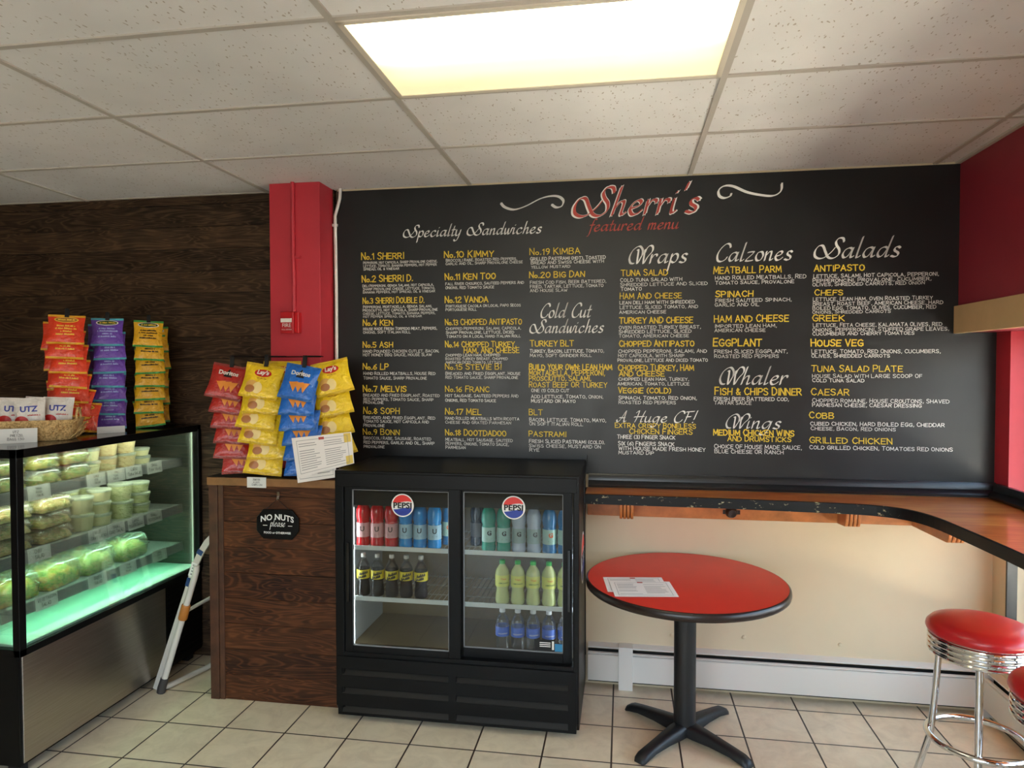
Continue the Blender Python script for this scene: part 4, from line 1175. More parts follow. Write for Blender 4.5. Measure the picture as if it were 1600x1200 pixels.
def bottle_proto(name, label, prof, liquid, liq_prof, cap_z, cap_r, cap_m, lab, group):
    """lab: (z0, z1, radius, material, [(text geometry, z, material)])"""
    t = thing(name, label, 'bottle', (0, 0, 0), group=group)
    MB().lathe(prof, 24).build('bottle_body', M['pet'] if liq_prof else liquid, t, smooth=50, world=False)
    if liq_prof: MB().lathe(liq_prof, 20).build('drink', liquid, t, smooth=50, world=False)
    m_ = MB(); z0, z1, R, lm, marks = lab
    m_.lathe([(R, z0), (R, z1)], 24, 0, caps=False)
    mats = [lm]
    for geo, z, mm in marks:
        if mm not in mats: mats.append(mm)
        wrap_label(m_, geo, R + .0006, z, mats.index(mm))
    m_.build('bottle_label', mats, t, smooth=50, world=False)
    MB().lathe([(cap_r, cap_z), (cap_r * 1.02, cap_z + .004), (cap_r * .98, cap_z + .017), (cap_r * .85, cap_z + .019)], 16).build('bottle_cap', cap_m, t, smooth=40, world=False)
    return t


def liq(name, c, rough=.15): return mat(name, c, rough, spec=.5, coat=.1)


SPORT = [(.024, 0), (.034, .003), (.036, .012), (.0355, .024), (.0335, .032), (.0345, .044), (.0345, .120), (.0315, .128), (.0335, .136), (.036, .150), (.0366, .166), (.0352, .184), (.029, .204), (.021, .218), (.018, .224), (.0175, .232)]
SODA = [(.022, 0), (.031, .004), (.0345, .016), (.033, .05), (.0295, .075), (.034, .092), (.0345, .14), (.031, .158), (.020, .178), (.0125, .193), (.012, .204)]
JUICE = [(.023, 0), (.033, .004), (.0355, .018), (.0335, .045), (.029, .075), (.0345, .088), (.0355, .150), (.032, .166), (.021, .184), (.014, .194), (.0135, .203)]
WATER = [(.022, 0), (.032, .003), (.034, .01), (.032, .05), (.034, .08), (.034, .135), (.033, .160), (.022, .184), (.013, .196), (.0125, .205)]
def rectg(w_, h_): return ([(-w_ / 2, -h_ / 2), (w_ / 2, -h_ / 2), (w_ / 2, h_ / 2), (-w_ / 2, h_ / 2)], [(0, 1, 2, 3)])
def gtxt(s_, w_, **k): return text_w(s_, w_, **k)
DK = M['ink']
lab_white = mat('label_pale', '#cfd4d6', .45); lab_pink = mat('label_pink', '#d9a7a8', .45); lab_blue = mat('label_blue', '#a9cbdc', .45)
lab_grey = mat('label_grey', '#8fa3a0', .45); lab_yel = mat('label_yellow', '#e0cf3a', .4); lab_lem = mat('label_lemon', '#d6dc6a', .45); lab_aq = mat('label_water', '#5577d6', .4)
lab_tl = mat('label_teal', '#9fc4b8', .45)
capk = mat('cap_black', '#1c1c1e', .4); capw = mat('cap_white', '#dfe2e4', .4); capg = mat('cap_green', '#35b34a', .4); capo = mat('cap_orange', '#d0622a', .4)
org = mat('mark_orange', '#d8622a', .5)
BS = {}
slb = (.048, .121, .0352)
BS['red'] = bottle_proto('drink_bottle', '', SPORT, liq('drink_red', '#c3161d'), None, .228, .0185, mat('cap_red', '#b3151c', .4), slb + (lab_pink, [(gtxt('U', .022, bold=.02), .092, DK), (rectg(.022, .003), .065, DK), (rectg(.052, .004), .1225, DK)]), 'sports drink bottles')
BS['blue'] = bottle_proto('drink_bottle', '', SPORT, liq('drink_blue', '#2b8fd6'), None, .228, .0185, mat('cap_blue', '#2277b8', .4), slb + (lab_blue, [(gtxt('U', .022, bold=.02), .092, DK), (rectg(.022, .003), .065, DK), (rectg(.052, .004), .1225, DK)]), 'sports drink bottles')
BS['teal'] = bottle_proto('drink_bottle', '', SPORT, liq('drink_teal', '#1d8f74'), None, .228, .0185, capo, slb + (lab_tl, [(gtxt('G', .022, bold=.05), .094, DK), (rectg(.024, .003), .065, DK)]), 'sports drink bottles')
BS['clear'] = bottle_proto('drink_bottle', '', SPORT, liq('drink_frost', '#aab6c6'), None, .228, .0185, capo, slb + (lab_grey, [(gtxt('G', .022, bold=.05), .094, DK), (rectg(.024, .003), .065, DK)]), 'sports drink bottles')
BS['deep'] = bottle_proto('drink_bottle', '', SPORT, liq('drink_deep_blue', '#1f6fa6'), None, .228, .0185, capo, slb + (lab_tl, [(gtxt('G', .022, bold=.05), .094, org), (rectg(.024, .003), .065, DK)]), 'sports drink bottles')
BS['dark'] = bottle_proto('drink_bottle', '', SPORT, liq('drink_dark', '#14202c'), None, .228, .0185, capk, slb + (mat('label_dark', '#26292c', .45), [(rectg(.024, .003), .07, M['rail'])]), 'sports drink bottles')
diag = ([], [])
for q_, (w_, y_) in enumerate(((.046, .009), (.044, -.009))):
    g_ = scribble(w_, .019, 12 + q_); n_ = len(diag[0])
    diag[0].extend([(x + y_ * .5, y + y_ + x * .22) for x, y in g_[0]]); diag[1].extend([tuple(v + n_ for v in f) for f in g_[1]])
BS['soda'] = bottle_proto('soda_bottle', '', SODA, mat('cola', '#0d0504', .2, spec=.25), [(r_ * .95, z_ + .0015) for r_, z_ in SODA if z_ < .15], .200, .0135, mat('cap_clear', '#b9b6ac', .4), (.094, .139, .0352, lab_yel, [(diag, .116, DK)]), 'cola bottles with yellow labels')
BS['lemon'] = bottle_proto('juice_bottle', '', JUICE, liq('lemonade', '#c3cc8a', .2), None, .198, .0145, capg, (.09, .146, .0361, lab_lem, [(gtxt('LEMONADE', .052, bold=.02), .108, mat('mark_green', '#2f6b35', .5)), (gtxt('Tropic', .030, bold=.02), .128, org), (rectg(.06, .002), .0945, mat('mark_green2', '#4f7d3a', .5))]), 'lemonade bottles')
BS['water'] = bottle_proto('water_bottle', '', WATER, M['bottle_clear'], None, .200, .0145, capw, (.085, .132, .0346, lab_aq, [(gtxt('AQUAFINA', .05, bold=.015), .100, M['white']), (rectg(.04, .012), .118, mat('mark_sky', '#6f9be8', .5))]), 'water bottles')
used = set()


def put_bottle(kind, x, y, z, label):
    p = BS[kind]
    if kind not in used:
        used.add(kind); c = p
    else: c = copy_tree(p)
    c.location = (x, y, z); c.rotation_euler = (0, 0, random.uniform(-.12, .12) + .24); c['label'] = label
    return c


ZS, ZM, ZF = .8580, .5970, .3515
BYY = -.482
x_top = [-1.325, -1.249, -1.173, -1.097, -1.021, -.945]
for i, (x, kd) in enumerate(zip(x_top, ['red', 'red', 'red', 'blue', 'blue', 'blue'])):
    put_bottle(kd, x, BYY, ZS, '%s sports drink bottle behind the left cooler door, %s' % ('red' if i < 3 else 'blue', ['leftmost in the top row', 'second in the top row', 'third in the top row', 'beside the red ones', 'between two blue ones', 'last before the frame'][i]))
put_bottle('deep', -.893, -.395, ZS, 'deep blue sports drink bottle set back behind the left door frame')
for i, (x, kd, s_) in enumerate(zip([-.742, -.664, -.588, -.512, -.436, -.358, -.282], ['dark', 'teal', 'teal', 'clear', 'clear', 'deep', 'deep'],
        ['dark bottle at the left end of the top shelf behind the right cooler door', 'teal sports drink bottle beside the dark bottle on the top right shelf',
         'teal sports drink bottle under the soda logo on the top right shelf', 'frosty clear sports drink bottle right beside the teal ones on the top right shelf',
         'frosty clear sports drink bottle next to the blue one on the top right shelf', 'deep blue sports drink bottle, fully seen on the top right shelf',
         'deep blue sports drink bottle cut by the right door frame on the top right shelf'])):
    put_bottle(kd, x, BYY + (.09 if kd == 'dark' else 0), ZS, s_)
P5 = ['leftmost', 'second from left', 'middle', 'fourth from left', 'rightmost']
for i, x in enumerate([-1.325, -1.249, -1.172, -1.095, -1.017]):
    put_bottle('soda', x, BYY, ZM, 'dark cola bottle with yellow label, %s of five on the middle left shelf' % P5[i])
for i, x in enumerate([-.595, -.517, -.440, -.361, -.283]):
    put_bottle('lemon', x, BYY, ZM, 'pale lemonade bottle with green cap, %s of five on the middle right shelf' % P5[i])
for i, x in enumerate([-.595, -.517, -.440, -.361, -.283]):
    put_bottle('water', x, BYY, ZF, 'clear water bottle with blue label, %s of five on the cooler floor' % P5[i])
# ------------------------------------------------------------------ chip bags


class Bag:
    def __init__(s, w, h, d, seed):
        s.w, s.h, s.d = w, h, d
        r = random.Random(seed)
        s.p = [r.uniform(0, 6) for _ in range(6)]

    def thick(s, u, v):
        a = min(max((v - .07) / .86, 0), 1)
        e = max(1 - abs(u) ** 3, 0) ** .7
        t = s.d / 2 * e * (sin(pi * a) ** .55 if 0 < a < 1 else 0)
        cr = 1 + .16 * sin(u * 6 + s.p[0]) * (abs(a - .5) * 2) ** 2 + .07 * sin(5 * u + 7 * a + s.p[1]) + .05 * sin(11 * u - 5 * a + s.p[2])
        return t * cr + .0006

    def at(s, u, v, off=0., back=False):
        a = min(max((v - .07) / .86, 0), 1)
        x = u * s.w / 2 * (1 - .07 * sin(pi * a))
        z = v * s.h
        lip = .002 * sin(u * 4 + s.p[3]) * (1 if v < .07 or v > .93 else 0)
        t = s.thick(u, v) + off
        return (x, (t * .25 if back else -t) + lip, z)

    def body(s, mats, nu=13, nv=20):
        m = MB()
        vv = [0, .035, .07] + [.07 + .86 * k / (nv) for k in range(1, nv)] + [.93, .965, 1]
        for back in (False, True):
            vs = []; fs = []; ms = []
            for v in vv:
                for i in range(nu): vs.append(s.at(-1 + 2 * i / (nu - 1), v, 0, back))
            for j in range(len(vv) - 1):
                for i in range(nu - 1):
                    q = (j * nu + i, j * nu + i + 1, (j + 1) * nu + i + 1, (j + 1) * nu + i)
                    mi = 1 if (vv[j + 1] <= .0701 or vv[j] >= .9299) else 0
                    m.add([], [], 0)
                    fs.append(q if not back else q[::-1]); ms.append(mi)
            b = len(m.v); m.v += vs
            for f, k in zip(fs, ms): m.f.append([b + i for i in f]); m.m.append(k)
        return m

    def decal(s, mb, geo, cu, cz, mi=0, off=.0015):
        vs, fs = geo
        q = []
        for x, z in vs:
            zz = (z + cz) / s.h; u = (x + cu) / (s.w / 2)
            u = max(-.98, min(.98, u)); zz = max(.01, min(.99, zz))
            q.append(s.at(u, zz, off + len(q) // 4 % 7 * 4e-5))
        mb.add(q, fs, mi)


def ell(rx, ry, n=24, rings=3):
    vs = [(0, 0)]; fs = []
    for r in range(1, rings + 1):
        for k in range(n):
            a = 2 * pi * k / n; vs.append((rx * r / rings * cos(a), ry * r / rings * sin(a)))
    for k in range(n): fs.append((0, 1 + k, 1 + (k + 1) % n))
    for r in range(1, rings):
        for k in range(n):
            a = 1 + (r - 1) * n; b = 1 + r * n
            fs.append((a + k, b + k, b + (k + 1) % n, a + (k + 1) % n))
    return vs, fs


def tri(a, b, c, n=6):
    vs = []; fs = []; idx = {}
    for i in range(n + 1):
        for j in range(n + 1 - i):
            idx[i, j] = len(vs)
            k = n - i - j
            vs.append(tuple((a[t] * i + b[t] * j + c[t] * k) / n for t in (0, 1)))
    for i in range(n):
        for j in range(n - i):
            fs.append((idx[i, j], idx[i + 1, j], idx[i, j + 1]))
            if i + j < n - 1: fs.append((idx[i + 1, j], idx[i + 1, j + 1], idx[i, j + 1]))
    ar = (b[0] - a[0]) * (c[1] - a[1]) - (c[0] - a[0]) * (b[1] - a[1])
    # i-weight a, j-weight b, k-weight c : orient towards the viewer
    if ar < 0: fs = [f[::-1] for f in fs]
    return vs, fs


def foil(name, c, rough=.30): return mat(name, c, rough, spec=.5, var=.08, vscale=30, coat=.25, bump=.9, bscale=34)


M['f_or'] = foil('foil_red_orange', '#e03a14'); M['f_or2'] = foil('foil_yellow_seal', '#e0a526')
M['f_pu'] = foil('foil_purple', '#6840aa'); M['f_pu2'] = foil('foil_teal_seal', '#4aa6b8')
M['f_ye'] = foil('foil_golden', '#eab01c'); M['f_ye2'] = foil('foil_green_seal', '#3f9a42')
M['f_do'] = foil('foil_red', '#b02318'); M['f_do2'] = foil('foil_red_seal', '#8f3a33')
M['f_la'] = foil('foil_yellow', '#efca1a'); M['f_la2'] = foil('foil_yellow_edge', '#d2ac18')
M['f_bl'] = foil('foil_blue', '#1266c4'); M['f_bl2'] = foil('foil_blue_seal', '#1f5fa8')
M['chip'] = mat('printed_chip', '#e08a2c', .4); M['crisp'] = mat('printed_crisp', '#dca755', .4); M['crisp2'] = mat('printed_crisp_brown', '#a8682c', .4)
M['p_yel'] = mat('print_yellow', '#f0c94a', .4); M['p_lil'] = mat('print_lilac', '#a9b6e6', .4); M['p_dkg'] = mat('print_dark_green', '#22471f', .4)
M['p_wh'] = mat('print_white', '#e9e4da', .4); M['p_blk'] = mat('print_black', '#1a1512', .4); M['p_red'] = mat('print_red', '#c3201c', .4)


def bag_proto(kind, seed):
    w, h, d = {'or': (.168, .165, .031), 'pu': (.158, .165, .031), 'ye': (.154, .165, .031), 'do': (.185, .195, .034), 'la': (.20, .195, .036), 'bl': (.185, .195, .034)}[kind]
    b = Bag(w, h, d, seed)
    root = thing('chip_bag', '', 'bag of chips')
    b.body([], ).build('bag_body', [M['f_' + kind], M['f_' + kind + '2']], root, smooth=70, world=False)
    m_ = MB()
    if kind in ('or', 'pu', 'ye'):
        ov, pr = {'or': ('p_yel', 'p_yel'), 'pu': ('p_dkg', 'p_lil'), 'ye': ('p_dkg', 'p_blk')}[kind]
        b.decal(m_, ell(.056, .018), 0, .134, 0, .0015)
        b.decal(m_, ell(.050, .0135), 0, .134, 1, .0022)
        b.decal(m_, scribble(.075, .011, seed), 0, .134, 2, .003)
        m_.build('logo_oval', [M[{'or': 'p_yel', 'pu': 'p_wh', 'ye': 'p_wh'}[kind]], M[{'or': 'crisp2', 'pu': 'p_dkg', 'ye': 'p_dkg'}[kind]], M['p_yel']], root, world=False)
        m_ = MB()
        for q, ww in enumerate((.085, .10, .05, .09)): b.decal(m_, scribble(ww, .0105, seed + q), 0, .098 - q * .0155)
        m_.build('bag_print', M[pr], root, world=False)
    elif kind in ('do', 'bl'):
        b.decal(m_, tri((-.024, .118), (.024, .118), (0, .168)), 0, 0, 1, .0014)
        vs, fs = text_w('Doritos', .105, bold=.03)
        b.decal(m_, ([(x, z) for x, z in vs], fs), 0, .142, 0, .0026)
        m_.build('logo_lettering', [M['p_wh'], M['p_blk']], root, world=False)
        m_ = MB()
        for q in range(3): b.decal(m_, tri((-.052 + q * .034, .088), (-.002 + q * .034, .096), (-.016 + q * .026, .038)), 0, 0, 0, .0014 + q * .0006)
        m_.build('bag_print', M['chip'], root, world=False)['label'] = 'printed orange corn chips'
    else:
        b.decal(m_, ell(.046, .022), .0, .138, 0, .0015)
        b.decal(m_, text_w("Lay's", .066, bold=.04, shear=.15), 0, .139, 1, .0026)
        m_.build('logo_oval', [M['p_red'], M['p_wh']], root, world=False)
        m_ = MB()
        b.decal(m_, ell(.032, .027), -.045, .066, 0); b.decal(m_, ell(.026, .030), -.012, .055, 1, .0021); b.decal(m_, ell(.026, .02), -.05, .045, 2, .0027)
        b.decal(m_, scribble(.05, .006, 5), 0, .108, 2)
        m_.build('bag_print', [M['crisp'], mat('printed_crisp_pale', '#ecd28c', .4), M['crisp2']], root, world=False)['label'] = 'printed potato crisps'
    return root


BAGS = {k: [] for k in ('or', 'pu', 'ye', 'do', 'la', 'bl')}
_seen = set()
for k in BAGS:
    for s_ in range(2): BAGS[k].append(bag_proto(k, s_ * 13 + len(k) + ord(k[0])))


def hang_bag(kind, var, loc, rz, tilt, ry, label, group, sc=1.):
    p = BAGS[kind][var]
    if (kind, var) in _seen: c = copy_tree(p)
    else: _seen.add((kind, var)); c = p
    # the bag hangs from its top edge
    h = {'or': .165, 'pu': .165, 'ye': .165}.get(kind, .195) * sc
    R_ = Matrix.Rotation(rz, 4, 'Z') @ Matrix.Rotation(-tilt, 4, 'X') @ Matrix.Rotation(ry, 4, 'Y')
    top = R_ @ Vector((0, 0, h))
    c.matrix_world = Matrix.Translation(Vector(loc) - top) @ R_ @ Matrix.Scale(sc, 4)
    c['label'] = label; c['group'] = group
    return c


def rack_strip(kind, x, y, z0, pitch, n, rz, label_fmt, group, wob, tilt=.36, sway=None):
    """a clip strip of bags: each bag's foot rests in front of the next one's head"""
    rr = random.Random(wob)
    for i in range(n):
        s_ = sway[i] if sway else (0, 0)
        hang_bag(kind, i % 2, (x + s_[0] * cos(rz), y + s_[0] * sin(rz), z0 - i * pitch), rz + rr.uniform(-.012, .012), tilt + rr.uniform(-.012, .012), s_[1] + rr.uniform(-.05, .05), label_fmt % ORD[i], group)


def behind(kind, x, y, z0, pitch, n, rz, fmt, grp, wob, tilt=.36, ry=0.):
    rr = random.Random(wob)
    for i in range(n):
        d = rr.uniform(-.008, .008)
        hang_bag(kind, (i + 1) % 2, (x + d * cos(rz), y + d * sin(rz), z0 - i * pitch), rz + rr.uniform(-.015, .015), tilt, ry + rr.uniform(-.08, .08), fmt % ORD[i], grp)


def clip_stand(label, x, y, zbase, ztop, rz):
    """upright with a sprung clip that pinches the head of the first bag"""
    t = thing('clip_strip_stand', label, 'display stand', (x, y, zbase), (0, 0, rz))
    h = ztop - zbase
    MB().box(-.07, .07, -.02, .06, 0, .004).build('base_plate', M['black'], t, bevel=.001, world=False)
    MB().tube([(0, .024, .002), (0, .024, h + .02), (0, .018, h + .034), (0, 0, h + .034)], .0036, 8).build('pole', M['black'], t, smooth=60, world=False)
    X_ = Matrix.Translation((0, 0, h)) @ Matrix.Rotation(-.36, 4, 'X')
    MB().box(-.010, .010, -.0095, -.0065, -.014, .03, 0, X_).box(-.010, .010, .0055, .0085, -.008, .03, 0, X_).box(-.010, .010, -.0095, .0085, .026, .034, 0, X_).build('clip', M['black_matte'], t, world=False)
    return t


# three strips standing on the display case
CT = 1.425
RZ = .62
OX, OY = -2.90, -.635
PX, PY = -2.845, -.415
YX, YY = -2.73, -.23
for (x, y, kind, z0, nm, col_, lat, dep, sw) in (
        (OX, OY, 'or', 2.052, 'red orange chip bag with yellow seals', 'red orange', -.032, .118, [(0, 0), (.0, .02), (.012, .06), (.02, .05), (.025, .10), (.045, .22), (.07, .10)]),
        (PX, PY, 'pu', 2.050, 'purple chip bag with teal seals', 'purple', -.022, .118, [(0, 0), (.008, 0), (.006, -.02), (.006, -.02), (.008, 0), (.01, .02), (.012, 0)]),
        (YX, YY, 'ye', 2.047, 'golden chip bag with green seals', 'golden', .030, .118, [(0, .04), (.008, .05), (.0, -.06), (.004, 0), (0, -.02), (-.004, 0), (-.012, -.12)])):
    clip_stand('black clip stand holding the %s chip bags on the display case' % col_, x, y, CT + .0002 + .0008, z0, RZ)
    rack_strip(kind, x, y, z0, .0765, 7, RZ, nm + ', %s from the top of its strip', col_ + ' bags on the clip strip', 3 + len(kind) + ord(kind[0]), sway=sw)
    behind(kind, x - sin(RZ) * dep + cos(RZ) * lat, y + cos(RZ) * dep + sin(RZ) * lat, 2.02, .104, 5, RZ, col_ + ' chip bag at the back of its strip, %s from the top', col_ + ' bags behind the strip', 2 + ord(kind[0]))
price_card('blank white card standing below the purple chip bags on the display case', (-2.70, -.575, CT + .0012), 1.0, .135, .036, [''], 0)

# wire rack on the plank counter
KT = 1.1972
RXs = (-2.085, -1.885, -1.668); RYk = -.428; RT = 1.80
rk = thing('wire_snack_rack', 'black wire snack rack with three hooks on the plank counter', 'snack rack', (-1.87, -.33, KT))
m_ = MB().tube([(-2.10, -.225, KT + .004), (-1.60, -.225, KT + .004)], .004, 8).tube([(-2.10, -.40, KT + .004), (-2.10, -.21, KT + .004)], .004, 8).tube([(-1.60, -.40, KT + .004), (-1.60, -.21, KT + .004)], .004, 8)
m_.build('base', M['black'], rk, smooth=60)
MB().tube([(-1.99, -.225, KT + .004), (-1.99, -.225, RT + .035)], .004, 8).build('upright', M['black'], rk, smooth=60)
MB().tube([(-1.76, -.225, KT + .004), (-1.76, -.225, RT + .035)], .004, 8).build('upright', M['black'], rk, smooth=60)
MB().tube([(RXs[0], -.225, RT + .035), (RXs[2], -.225, RT + .035)], .003, 8).build('top_bar', M['black'], rk, smooth=60)
for x, rz_, dz_ in zip(RXs, (.40, .30, .22), (.012, .009, .014)):
    X_ = Matrix.Translation((x, RYk, RT - dz_)) @ Matrix.Rotation(rz_, 4, 'Z') @ Matrix.Rotation(-.36, 4, 'X')
    m_ = MB().tube([(x, -.20, RT + .036), (x, -.225, RT + .038), (x, RYk, RT + .036)], .003, 8)
    m_.box(-.010, .010, -.0095, -.0065, -.014, .05, 0, X_); m_.box(-.010, .010, .0055, .0085, -.008, .05, 0, X_); m_.box(-.010, .010, -.0095, .0085, .046, .054, 0, X_)
    m_.build('hook', M['black_matte'], rk)
rack_strip('do', RXs[0], RYk, RT - .012, .079, 6, .40, 'red corn chip bag, %s from the top of the front strip', 'red corn chip bags', 21,
           sway=[(0, .20), (.012, .14), (.012, .12), (.02, .10), (.018, .05), (.04, .02)])
rack_strip('la', RXs[1], RYk, RT - .009, .080, 6, .30, 'yellow potato chip bag, %s from the top of the front strip', 'yellow potato chip bags', 23,
           sway=[(0, .14), (.0, .08), (-.02, .20), (-.01, .16), (.02, .04), (.01, .10)])
rack_strip('bl', RXs[2], RYk, RT - .014, .079, 6, .22, 'blue corn chip bag, %s from the top of the strip', 'blue corn chip bags', 25,
           sway=[(0, .16), (-.02, .04), (-.03, 0), (-.01, 0), (0, 0), (0, 0)])
behind('do', RXs[0] + .03, RYk + .125, RT - .02, .12, 4, .40, 'red corn chip bag hanging at the back of its hook, %s from the top', 'red corn chip bags at the back', 31, ry=-.1)
behind('la', RXs[1] + .025, RYk + .125, RT + .010, .12, 4, .30, 'yellow potato chip bag at the back of the middle hook, %s from the top', 'yellow potato chip bags at the back', 33, ry=-.05)
behind('la', RXs[2] + .078, RYk + .125, RT + .010, .115, 4, .30, 'yellow potato chip bag behind the blue bags, %s from the top', 'yellow bags behind the blue ones', 35, ry=-.28)

# paper menus propped at the corner of the plank counter
menu_sheet('menu_sheet', [(-1.680, -.538, 1.395), (-1.462, -.535, 1.415), (-1.444, -.538, 1.215), (-1.655, -.541, 1.18)], 'paper menu at the back of the sheets propped beside the cooler', None)
big_menu = menu_sheet('menu_sheet', [(-1.684, -.5475, 1.412), (-1.362, -.5435, 1.448), (-1.345, -.5475, 1.290), (-1.652, -.5505, 1.206)], 'large printed paper menu propped in front of the blue chip bags', None)
c_ = [Vector(p) for p in ((-1.684, -.5488, 1.412), (-1.362, -.5448, 1.448), (-1.345, -.5488, 1.290), (-1.652, -.5518, 1.206))]
def on_menu(u, v): return c_[0].lerp(c_[1], u).lerp(c_[3].lerp(c_[2], u), v)
m_ = MB()
for v0, v1 in ((.02, .30), (.72, .98)): m_.add([on_menu(.87, v1), on_menu(.985, v1), on_menu(.985, v0), on_menu(.87, v0)], [(0, 1, 2, 3)])
m_.build('tape', M['tape'], big_menu)['label'] = 'yellow tape patches'

# ------------------------------------------------------------------ refrigerated display case
DX0, DX1, DY0, DY1 = -3.35, -2.55, -1.305, -.018
dc = thing('display_case', 'black refrigerated glass display case lit green inside, with salads and tubs', 'display case', (-2.95, -.66, 0))
bx('base_box', M['black'], DX0, DX1 - .008, DY0, DY1, .055, .535, dc)
m_ = MB()
for x in (DX0 + .06, DX1 - .07):
    for y in (DY0 + .05, DY1 - .06): m_.box(x - .025, x + .025, y - .025, y + .025, 0, .056)
m_.build('feet', M['black_matte'], dc)
bx('front_panel', M['steel'], DX1 - .009, DX1, DY0 + .012, -.36, .066, .530, dc, bevel=.002)['label'] = 'brushed stainless front panel'
m_ = MB(); m_.box(DX1 - .009, DX1 - .006, -.355, DY1, .066, .530)
for k in range(12):
    z = .10 + k * .034
    m_.prism([(DX1 - .007, z), (DX1 + .004, z - .006), (DX1 + .004, z - .002), (DX1 - .007, z + .018)], 'y', -.335, DY1 - .02)
m_.build('vent_grille', M['black'], dc)
m_ = MB(); m_.box(DX0, DX1, DY0, DY0 + .035, .530, .562).box(DX0, DX1, DY1 - .03, DY1, .530, .562).box(DX1 - .03, DX1, DY0, DY1, .530, .562).box(DX0, DX0 + .03, DY0, DY1, .53, .562)
m_.build('bottom_frame', M['black'], dc, bevel=.002)
m_ = MB(); m_.box(DX0, DX1, DY0, DY0 + .04, 1.388, CT).box(DX0, DX1, DY1 - .03, DY1, 1.388, CT).box(DX1 - .035, DX1, DY0, DY1, 1.388, CT).box(DX0, DX0 + .03, DY0, DY1, 1.388, CT)
m_.build('top_frame', M['black'], dc, bevel=.002)
bx('top_panel', M['black_gloss'], DX0 + .005, DX1 - .006, DY0 + .006, DY1 - .006, 1.405, CT + .0008, dc)
for (x, y) in ((DX1 - .034, DY0), (DX1 - .03, DY1 - .03), (DX0, DY0), (DX0, DY1 - .03)):
    bx('corner_post', M['black'], x, x + (.034 if x > -3 else .03), y, y + (.036 if y < -1 else .03), .55, 1.40, dc, bevel=.002)
bx('front_glass', M['case_glass'], DX1 - .012, DX1 - .007, DY0 + .03, DY1 - .025, .556, 1.394, dc)
bx('side_glass', M['case_glass'], DX0 + .02, DX1 - .03, DY0 + .012, DY0 + .017, .556, 1.394, dc)
bx('end_panel', mat('case_end', '#3d433c', .18), DX0 + .02, DX1 - .02, DY1 - .012, DY1 - .006, .55, 1.395, dc)
bx('rear_door', mat('case_rear', '#343a34', .25), DX0 + .004, DX0 + .012, DY0 + .03, DY1 - .03, .55, 1.395, dc)
bx('deck', M['mint'], DX0 + .02, DX1 - .02, DY0 + .03, DY1 - .02, .556, .572, dc)
bx('corner_lamp', emit('corner_lamp', (.86, 1, .80, 1), .55), DX1 - .024, DX1 - .018, DY1 - .062, DY1 - .055, .575, 1.385, dc)['label'] = 'upright lamp strip in the far corner'  # mild glow stands in for the reflection along this edge
SHX = -2.668
SH = ((1.222, 'lamp_warm'), (.937, 'lamp_case'), (.705, 'lamp_low'))
for zs_, lm in SH:
    s_ = bx('shelf', mat('case_shelf', '#7d857f', .35), -3.20, SHX - .002, -1.285, -.04, zs_ - .006, zs_, dc)
    MB().prism([(SHX - .003, zs_ + .003), (SHX + .002, zs_ + .004), (SHX + .010, zs_ - .046), (SHX + .004, zs_ - .046)], 'y', -1.285, -.04).build('price_rail', M['rail'], s_)
    bx('lamp_tube', M[lm], SHX - .018, SHX + .001, -1.26, -.12, zs_ - .030, zs_ - .012, s_)
bx('lamp_tube', M['lamp_warm'], DX1 - .085, DX1 - .055, -1.26, -.12, 1.392, 1.404, dc)


def rail_card(y, zs_, lines, label):
    t = price_card(label, (SHX + .0142, y, zs_ - .052), pi / 2, .125, .066, lines, -.10)
    return t


top_cards = [(-1.08, ['SMALL', 'HOUSE', 'SALAD'], 'Small House Salad'), (-.735, ['LARGE', 'CHX', 'SALAD'], 'Large Chx Salad'), (-.594, ['SMALL', 'TUNA', 'SALAD'], 'Small Tuna Salad, in three lines'),
             (-.462, ['LARGE', 'TUNA SALAD'], 'Large Tuna Salad'), (-.294, ['SMALL', 'TUNA SALAD'], 'Small Tuna Salad, in two lines')]
mid_cards = [(-1.085, ['CHEF', 'SALAD'], 'Chef Salad'), (-.730, ['LARGE', 'CRAB SALAD'], 'Large Crab Salad'), (-.600, ['SMALL', 'CRAB SALAD'], 'Small Crab Salad'),
             (-.451, ['LARGE', 'POTATO SALAD'], 'Large Potato Salad'), (-.301, ['SMALL', 'POTATO SALAD'], 'Small Potato Salad')]
low_cards = [(-1.05, ['VEGETARIAN', 'SALAD'], 'Vegetarian Salad'), (-.737, ['GREEK', 'SALAD'], 'Greek Salad'), (-.517, ['TUNA', 'SALAD', 'PLATE'], 'Tuna Salad Plate'), (-.262, ['LARGE', 'HOUSE', 'SALAD'], 'Large House Salad')]
for (zs_, _), cards, nm in zip(SH, (top_cards, mid_cards, low_cards), ('top', 'middle', 'lowest')):
    for y, ln, s_ in cards: rail_card(y, zs_, ln, 'handwritten price card reading %s on the %s case shelf' % (s_, nm))

# plastic boxes of salad and lidded tubs
GREEN = [(.30, '#3f6a24'), (.44, '#86a83f'), (.55, '#c6d27a'), (.68, '#e2e3b4')]
M['s_house'] = m_salad('salad_greens', [(.28, '#345a20'), (.42, '#7d9c3a'), (.52, '#b9c46a'), (.60, '#c3764a'), (.63, '#b8c070'), (.75, '#dcdcaa')], 42)
M['s_chef'] = m_salad('salad_chef', [(.30, '#4a6a28'), (.42, '#9cae48'), (.50, '#d89a6a'), (.56, '#c9c070'), (.66, '#e0d9a0'), (.75, '#d6a48a')], 40)
M['s_carrot'] = m_salad('salad_carrot', [(.30, '#3f6a24'), (.46, '#9bb83f'), (.56, '#d9862c'), (.66, '#cfd67a'), (.75, '#e2e3b4')], 26)
M['t_cream'] = m_salad('tub_cream', [(.3, '#d8cfa2'), (.55, '#e4dcb6'), (.7, '#c9c08a')], 60)
